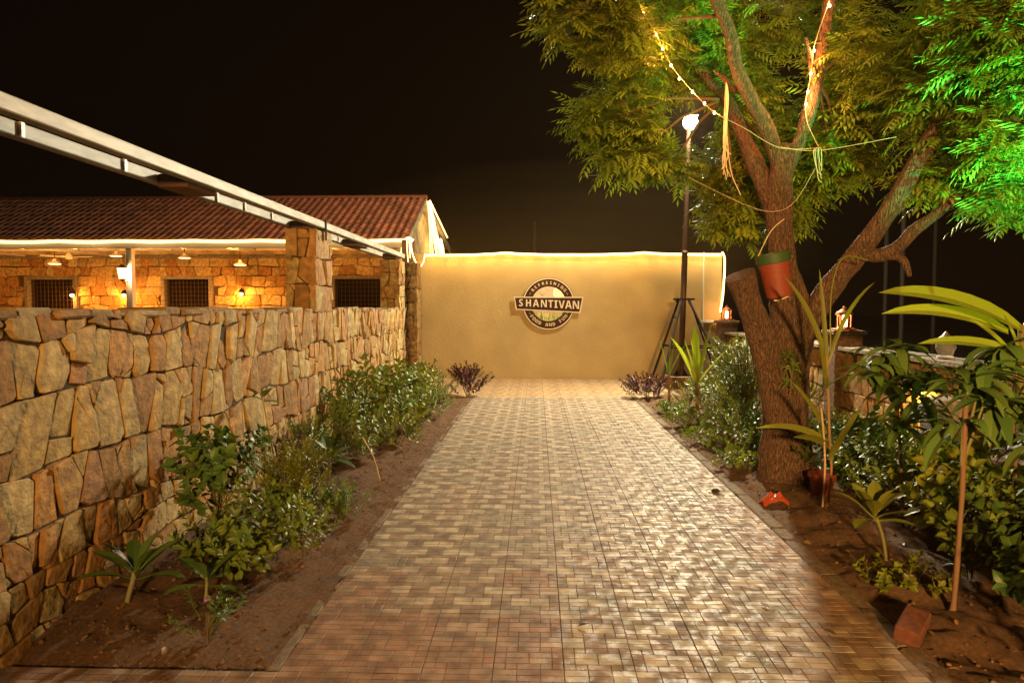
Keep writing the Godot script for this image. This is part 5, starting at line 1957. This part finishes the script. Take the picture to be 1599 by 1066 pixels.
	shrub("ivy_sprig", "sprig of hanging green leaves growing from the trunk's face", Vector3(2.14, 0.85, -6.2), 0.34, 0.07, "mango", 8, GREEN, "", 0.1, 0.45)
	# coconut seedling close to the trunk
	var base := Vector3(2.19, 0, -5.5)
	var t := thing("coconut_seedling", "tall coconut seedling with split pale stalk and long arching blades before the trunk", "palm", base)
	var b := MB.new()
	b.tube(smooth_path([base + Vector3(0.0, -0.05, 0), base + Vector3(0.04, 0.3, 0), base + Vector3(0.02, 0.62, 0), base + Vector3(-0.02, 1.2, 0.02)], 0.06), [0.035, 0.032, 0.028, 0.018, 0.01], 8, Color(0.24, 0.15, 0.06))
	b.tube(smooth_path([base + Vector3(-0.03, -0.02, 0.02), base + Vector3(-0.02, 0.4, 0.03), base + Vector3(-0.06, 0.8, 0.04)], 0.06), [0.018, 0.016, 0.008], 8, Color(0.42, 0.3, 0.15))
	put(b, "stalk", M.stem, t)
	var fronds := [
		[Vector3(-0.02, 1.15, 0.02), Vector3(-0.35, 1.0, 0.1), 0.75, 0.025, 0.9], [Vector3(-0.02, 1.15, 0.02), Vector3(-0.12, 1.0, 0.1), 0.7, 0.022, 0.4],
		[Vector3(-0.02, 1.1, 0.02), Vector3(0.3, 1.0, -0.1), 0.8, 0.02, 1.3], [Vector3(0.0, 0.55, 0.0), Vector3(-0.8, 0.45, 0.2), 0.62, 0.028, 0.75],
		[Vector3(0.0, 0.6, 0.0), Vector3(-0.5, 0.9, 0.2), 0.55, 0.02, 0.6], [Vector3(0.02, 0.5, 0.0), Vector3(-0.45, 0.3, 0.3), 0.45, 0.03, 0.6],
		[Vector3(0.0, 0.9, 0.0), Vector3(-0.25, 0.9, 0.35), 0.5, 0.02, 0.6], [Vector3(0.02, 0.4, 0.0), Vector3(0.3, 1.0, 0.3), 0.5, 0.03, 0.5],
	]
	for f in fronds:
		b = MB.new()
		b.blade(base + f[0], (f[1] as Vector3).normalized(), Vector3(0, 0.2, 1), f[2], wide(STRAP, f[3] * 0.82), vary(OLIVE * 1.05, 0.2), f[4], 0.4)
		put(b, "frond", M.strap_leaf, t)
	b = MB.new()
	b.tube(smooth_path([Vector3(2.2, 1.2, -5.48), Vector3(2.22, 1.6, -5.55), Vector3(2.3, 1.85, -5.65), Vector3(2.42, 1.95, -5.75), Vector3(2.6, 1.92, -5.8)], 0.05), [0.006], 5, OLIVE * 1.4)
	put(b, "thin_blade", M.strap_leaf, t)
	rosette("plumeria", "young plumeria with a bent green stem and paddle leaves on the bare soil", Vector3(2.12, 0, -4.38), Vector3(2.0, 0.34, -4.3), 12, 0.26, 0.042, PADDLE, [0.1, 1.9], 0.45, OLIVE * 0.9, "leaf", 0.013, Color(0.15, 0.14, 0.05))
	# mango sapling: straight stem, drooping long leaves
	var mango := [
		[Vector3(2.09, 0, -3.64), Vector3(2.16, 1.05, -3.7), 0.026, [Vector3(2.14, 0.95, -3.7), Vector3(2.2, 1.15, -3.75), Vector3(2.3, 1.05, -3.7), Vector3(2.35, 1.2, -3.85)], "straight stemmed mango sapling with drooping dark leaves nearest the viewer"],
		[Vector3(2.55, 0, -5.05), Vector3(2.48, 1.15, -5.1), 0.022, [Vector3(2.4, 1.22, -5.1), Vector3(2.52, 1.25, -5.1), Vector3(2.36, 1.05, -4.9), Vector3(2.5, 0.98, -4.8), Vector3(2.62, 1.1, -5.0), Vector3(2.28, 1.1, -5.0), Vector3(2.42, 0.78, -4.8), Vector3(2.62, 0.85, -5.0)], "bushy mango sapling with long leaves hanging before the lit boundary wall"],
		[Vector3(2.9, 0, -4.4), Vector3(2.75, 1.35, -4.3), 0.024, [Vector3(2.7, 1.32, -4.25), Vector3(2.6, 1.2, -4.2), Vector3(2.85, 1.25, -4.3), Vector3(2.62, 1.02, -4.0), Vector3(2.8, 1.0, -4.1), Vector3(2.5, 1.1, -4.15), Vector3(2.75, 0.8, -4.0)], "dark leafy mango sapling under the long yellow strap leaves"],
	]
	for m in mango:
		base = m[0]
		t = thing("mango_sapling", m[4], "sapling", base, "mango saplings in the bed by the tree")
		b = MB.new()
		var top: Vector3 = m[1]
		b.tube(smooth_path([base - Vector3(0, 0.04, 0), base.lerp(top, 0.5) + Vector3(0.01, 0, 0), top], 0.06), [m[2], m[2] * 0.85, m[2] * 0.5], 9, Color(0.15, 0.085, 0.04), true, [0.2, bumps, 14.0])
		for c in m[3]:
			b.tube([base.lerp(top, 0.72), (c as Vector3).lerp(top, 0.4), c], [m[2] * 0.4, 0.006, 0.005], 6, Color(0.14, 0.13, 0.05), false)
		put(b, "stem", M.stem, t)
		for c in m[3]:
			for k in 12:
				var a := k * 2.4 + rng.randf() * 0.5
				var d := Vector3(cos(a), rng.randf_range(-0.5, 0.7), sin(a)).normalized()
				b = MB.new()
				b.blade(c + Vector3(0, rng.randf_range(-0.03, 0.03), 0), d, Vector3.UP, rng.randf_range(0.2, 0.36), wide(LANCE, rng.randf_range(0.026, 0.042)), vary(DEEP * 1.25, 0.25, 0.1), rng.randf_range(0.9, 1.9), 0.3, rng.randf_range(-0.3, 0.3))
				put(b, "leaf", M.glossy_leaf, t)
	# strap leaved plant whose long leaves catch the lantern's light
	base = Vector3(3.72, 0, -5.62)
	t = thing("strap_leaved_plant", "tall plant with long broad yellow green strap leaves arching over the mango leaves", "plant", base)
	b = MB.new()
	b.tube([base, Vector3(3.68, 1.42, -5.6)], [0.05, 0.035], 10, Color(0.18, 0.15, 0.05))
	put(b, "stem", M.stem, t)
	for f in [[Vector3(3.66, 1.38, -5.58), Vector3(-0.88, 0.52, 0.03), 1.15, 0.09, 0.68], [Vector3(3.62, 1.36, -5.68), Vector3(-0.85, 0.42, -0.1), 0.95, 0.075, 0.72], [Vector3(3.6, 1.2, -5.5), Vector3(-0.9, 0.3, 0.15), 0.85, 0.05, 0.5], [Vector3(3.6, 1.15, -5.55), Vector3(-0.5, 0.5, 0.2), 0.6, 0.035, 0.5], [Vector3(3.7, 1.4, -5.6), Vector3(0.5, 0.8, 0.2), 0.8, 0.05, 1.2], [Vector3(3.62, 1.1, -5.5), Vector3(-0.35, 0.7, 0.25), 0.55, 0.03, 0.6]]:
		b = MB.new()
		b.blade(f[0], (f[1] as Vector3).normalized(), Vector3(0.1, 0.75, 0.75), f[2], wide(STRAP, f[3]), vary(LIME * 1.35, 0.12), f[4], 0.25)
		put(b, "leaf", M.strap_leaf, t)


func small_things() -> void:
	# red clay brick on the soil
	var b := MB.new()
	b.box(Vector3(1.77, 0.055, -3.4), Vector3(0.22, 0.075, 0.11), Color.WHITE, 0.006, Basis.from_euler(Vector3(0.12, 0.9, 0.16)))
	tag(put(b, "loose_brick", M.brick_red), "single red clay brick lying tilted on the soil by the paving", "brick")
	# crumpled red plastic bag
	var n := FastNoiseLite.new()
	n.seed = 8
	n.frequency = 9.0
	b = heightfield(1.79, 2.01, -5.84, -5.68, 0.01, func(x: float, z: float): return maxf(-0.01, (0.055 + 0.05 * n.get_noise_2d(x, z * 1.4)) * (1.0 - pow((x - 1.9) / 0.11, 2.0) - 0.8 * pow((z + 5.76) / 0.08, 2.0)) + 0.02))
	tag(put(b, "plastic_bag", M.red_plastic), "crumpled shiny red plastic bag on the soil before the trunk", "plastic bag")
	# red pot behind the seedling
	var t := thing("clay_pot", "small red clay pot at the trunk's foot behind the coconut seedling", "plant pot", Vector3(2.34, 0.0, -5.95))
	b = MB.new()
	b.lathe(Vector3(2.34, 0.0, -5.95), [Vector2(0.0, 0.0), Vector2(0.075, 0.0), Vector2(0.1, 0.17), Vector2(0.112, 0.17), Vector2(0.112, 0.2), Vector2(0.095, 0.2), Vector2(0.0, 0.17)], 24)
	put(b, "pot", M.red_clay, t)
	# round brown coir planter by the boundary wall
	t = thing("coir_planter", "rounded brown coir planter low against the boundary wall near the bed's end", "planter", Vector3(3.5, 0.0, -5.3))
	b = MB.new()
	b.lathe(Vector3(3.5, 0.0, -5.3), [Vector2(0.0, 0.0), Vector2(0.16, 0.0), Vector2(0.24, 0.2), Vector2(0.25, 0.36), Vector2(0.2, 0.45), Vector2(0.0, 0.47)], 22, Color(0.28, 0.13, 0.05))
	put(b, "basket", M.coping, t)
	# unlit glass lantern on the coping
	t = thing("glass_lantern", "unlit clear glass lantern standing on the boundary wall's coping", "lantern", Vector3(4.08, 1.045, -7.35))
	b = MB.new()
	b.lathe(Vector3(4.08, 1.045, -7.35), [Vector2(0.0, 0.0), Vector2(0.08, 0.0), Vector2(0.08, 0.02), Vector2(0.0, 0.025)], 16)
	b.lathe(Vector3(4.08, 1.22, -7.35), [Vector2(0.1, 0.0), Vector2(0.03, 0.06), Vector2(0.0, 0.1)], 16)
	put(b, "frame", M.white_paint, t)
	b = MB.new()
	b.lathe(Vector3(4.08, 1.07, -7.35), [Vector2(0.06, 0.0), Vector2(0.095, 0.08), Vector2(0.08, 0.15)], 16)
	put(b, "glass", M.clear_pane, t)
	# dark pebble and fallen leaves on the paving
	b = MB.new()
	b.lathe(Vector3(1.5, 0.003, -6.05), [Vector2(0.0, 0.0), Vector2(0.03, 0.003), Vector2(0.035, 0.018), Vector2(0.018, 0.034), Vector2(0.0, 0.036)], 9, Color(0.03, 0.02, 0.015))
	tag(put(b, "pebble", M.stem), "dark pebble lying on the tiles near the trunk", "pebble")
	var spots := {
		Vector3(0.98, 0.006, -7.5): "small dry leaf on the tiles a stride beyond the dark pebble", Vector3(0.2, 0.006, -3.45): "single dry leaf on the reddish tiles at the middle of the path's near end",
		Vector3(1.25, 0.006, -8.4): "small dry leaf on the tiles level with the tallest feathery bush", Vector3(-0.4, 0.006, -8.1): "small dry leaf on the tiles across from the dark strap leaved tuft",
		Vector3(1.2, 0.006, -3.7): "dry leaf at the edge of the trunk's shadow on the tiles", Vector3(-0.62, 0.006, -7.2): "small dry leaf near the paving's edge by the broad leaved plant",
		Vector3(1.42, 0.006, -3.4): "dry leaf on the shaded tiles beside the loose brick", Vector3(1.1, 0.006, -9.6): "farthest dry leaf on the tiles, before the pale young palm",
	}
	for p in spots:
		b = MB.new()
		b.blade(p, Vector3(rng.randf() - 0.5, 0.05, rng.randf() - 0.5).normalized(), Vector3.UP, 0.06, wide(OVAL, 0.014), vary(Color(0.12, 0.06, 0.025), 0.3), 0.1, 0.4, rng.randf_range(-0.6, 0.6))
		tag(put(b, "fallen_leaf", M.leaf), spots[p], "leaf", "fallen leaves on the paving")
	# thin posts in the dark beyond the walls, and a slack cable
	var posts := [[Vector3(10.4, 0, -22.0), 4.2, "thin grey post in the dark beyond the boundary wall, nearest the trunk"], [Vector3(9.9, 0, -20.0), 4.6, "thin grey post in the dark beyond the boundary wall, second from the trunk"], [Vector3(12.9, 0, -24.0), 5.0, "thin grey post in the dark beyond the boundary wall, farthest from the trunk"], [Vector3(-0.09, 0, -30.0), 5.1, "thin post rising in the dark behind the plastered wall"]]
	for p in posts:
		b = MB.new()
		b.tube([p[0] - Vector3(0, 0.2, 0), p[0] + Vector3(0, p[1], 0)], [0.06], 8)
		tag(put(b, "distant_post", M.dull_post), p[2], "post", "thin posts in the dark")
	b = MB.new()
	b.tube(smooth_path([Vector3(1.0, 4.55, -16.8), Vector3(2.9, 4.62, -16.2), Vector3(6.0, 5.2, -16.5)], 0.3), [0.008], 5)
	tag(put(b, "overhead_cable", M.wire), "thin slack cable crossing the dark sky behind the lamp post", "cable")


# the faint warm air over the light rope
func haze_over_wall() -> void:
	for k in 4:
		var f := FogVolume.new()
		f.name = numbered("night_haze")
		f.shape = RenderingServer.FOG_VOLUME_SHAPE_ELLIPSOID
		f.size = Vector3(9.0 + k * 0.8, [0.9, 1.7, 2.7, 4.0][k], [1.2, 1.8, 2.5, 3.2][k])
		f.position = Vector3(0.5, 2.78, -16.0)
		var m := FogMaterial.new()
		m.albedo = Color(1.0, 0.86, 0.6)
		m.density = 0.0045
		f.material = m
		add_child(f)
		tag(f, "faint warm haze hanging over the plastered wall's light rope", "haze", "haze over the plastered wall")
		f.set_meta("kind", "stuff")
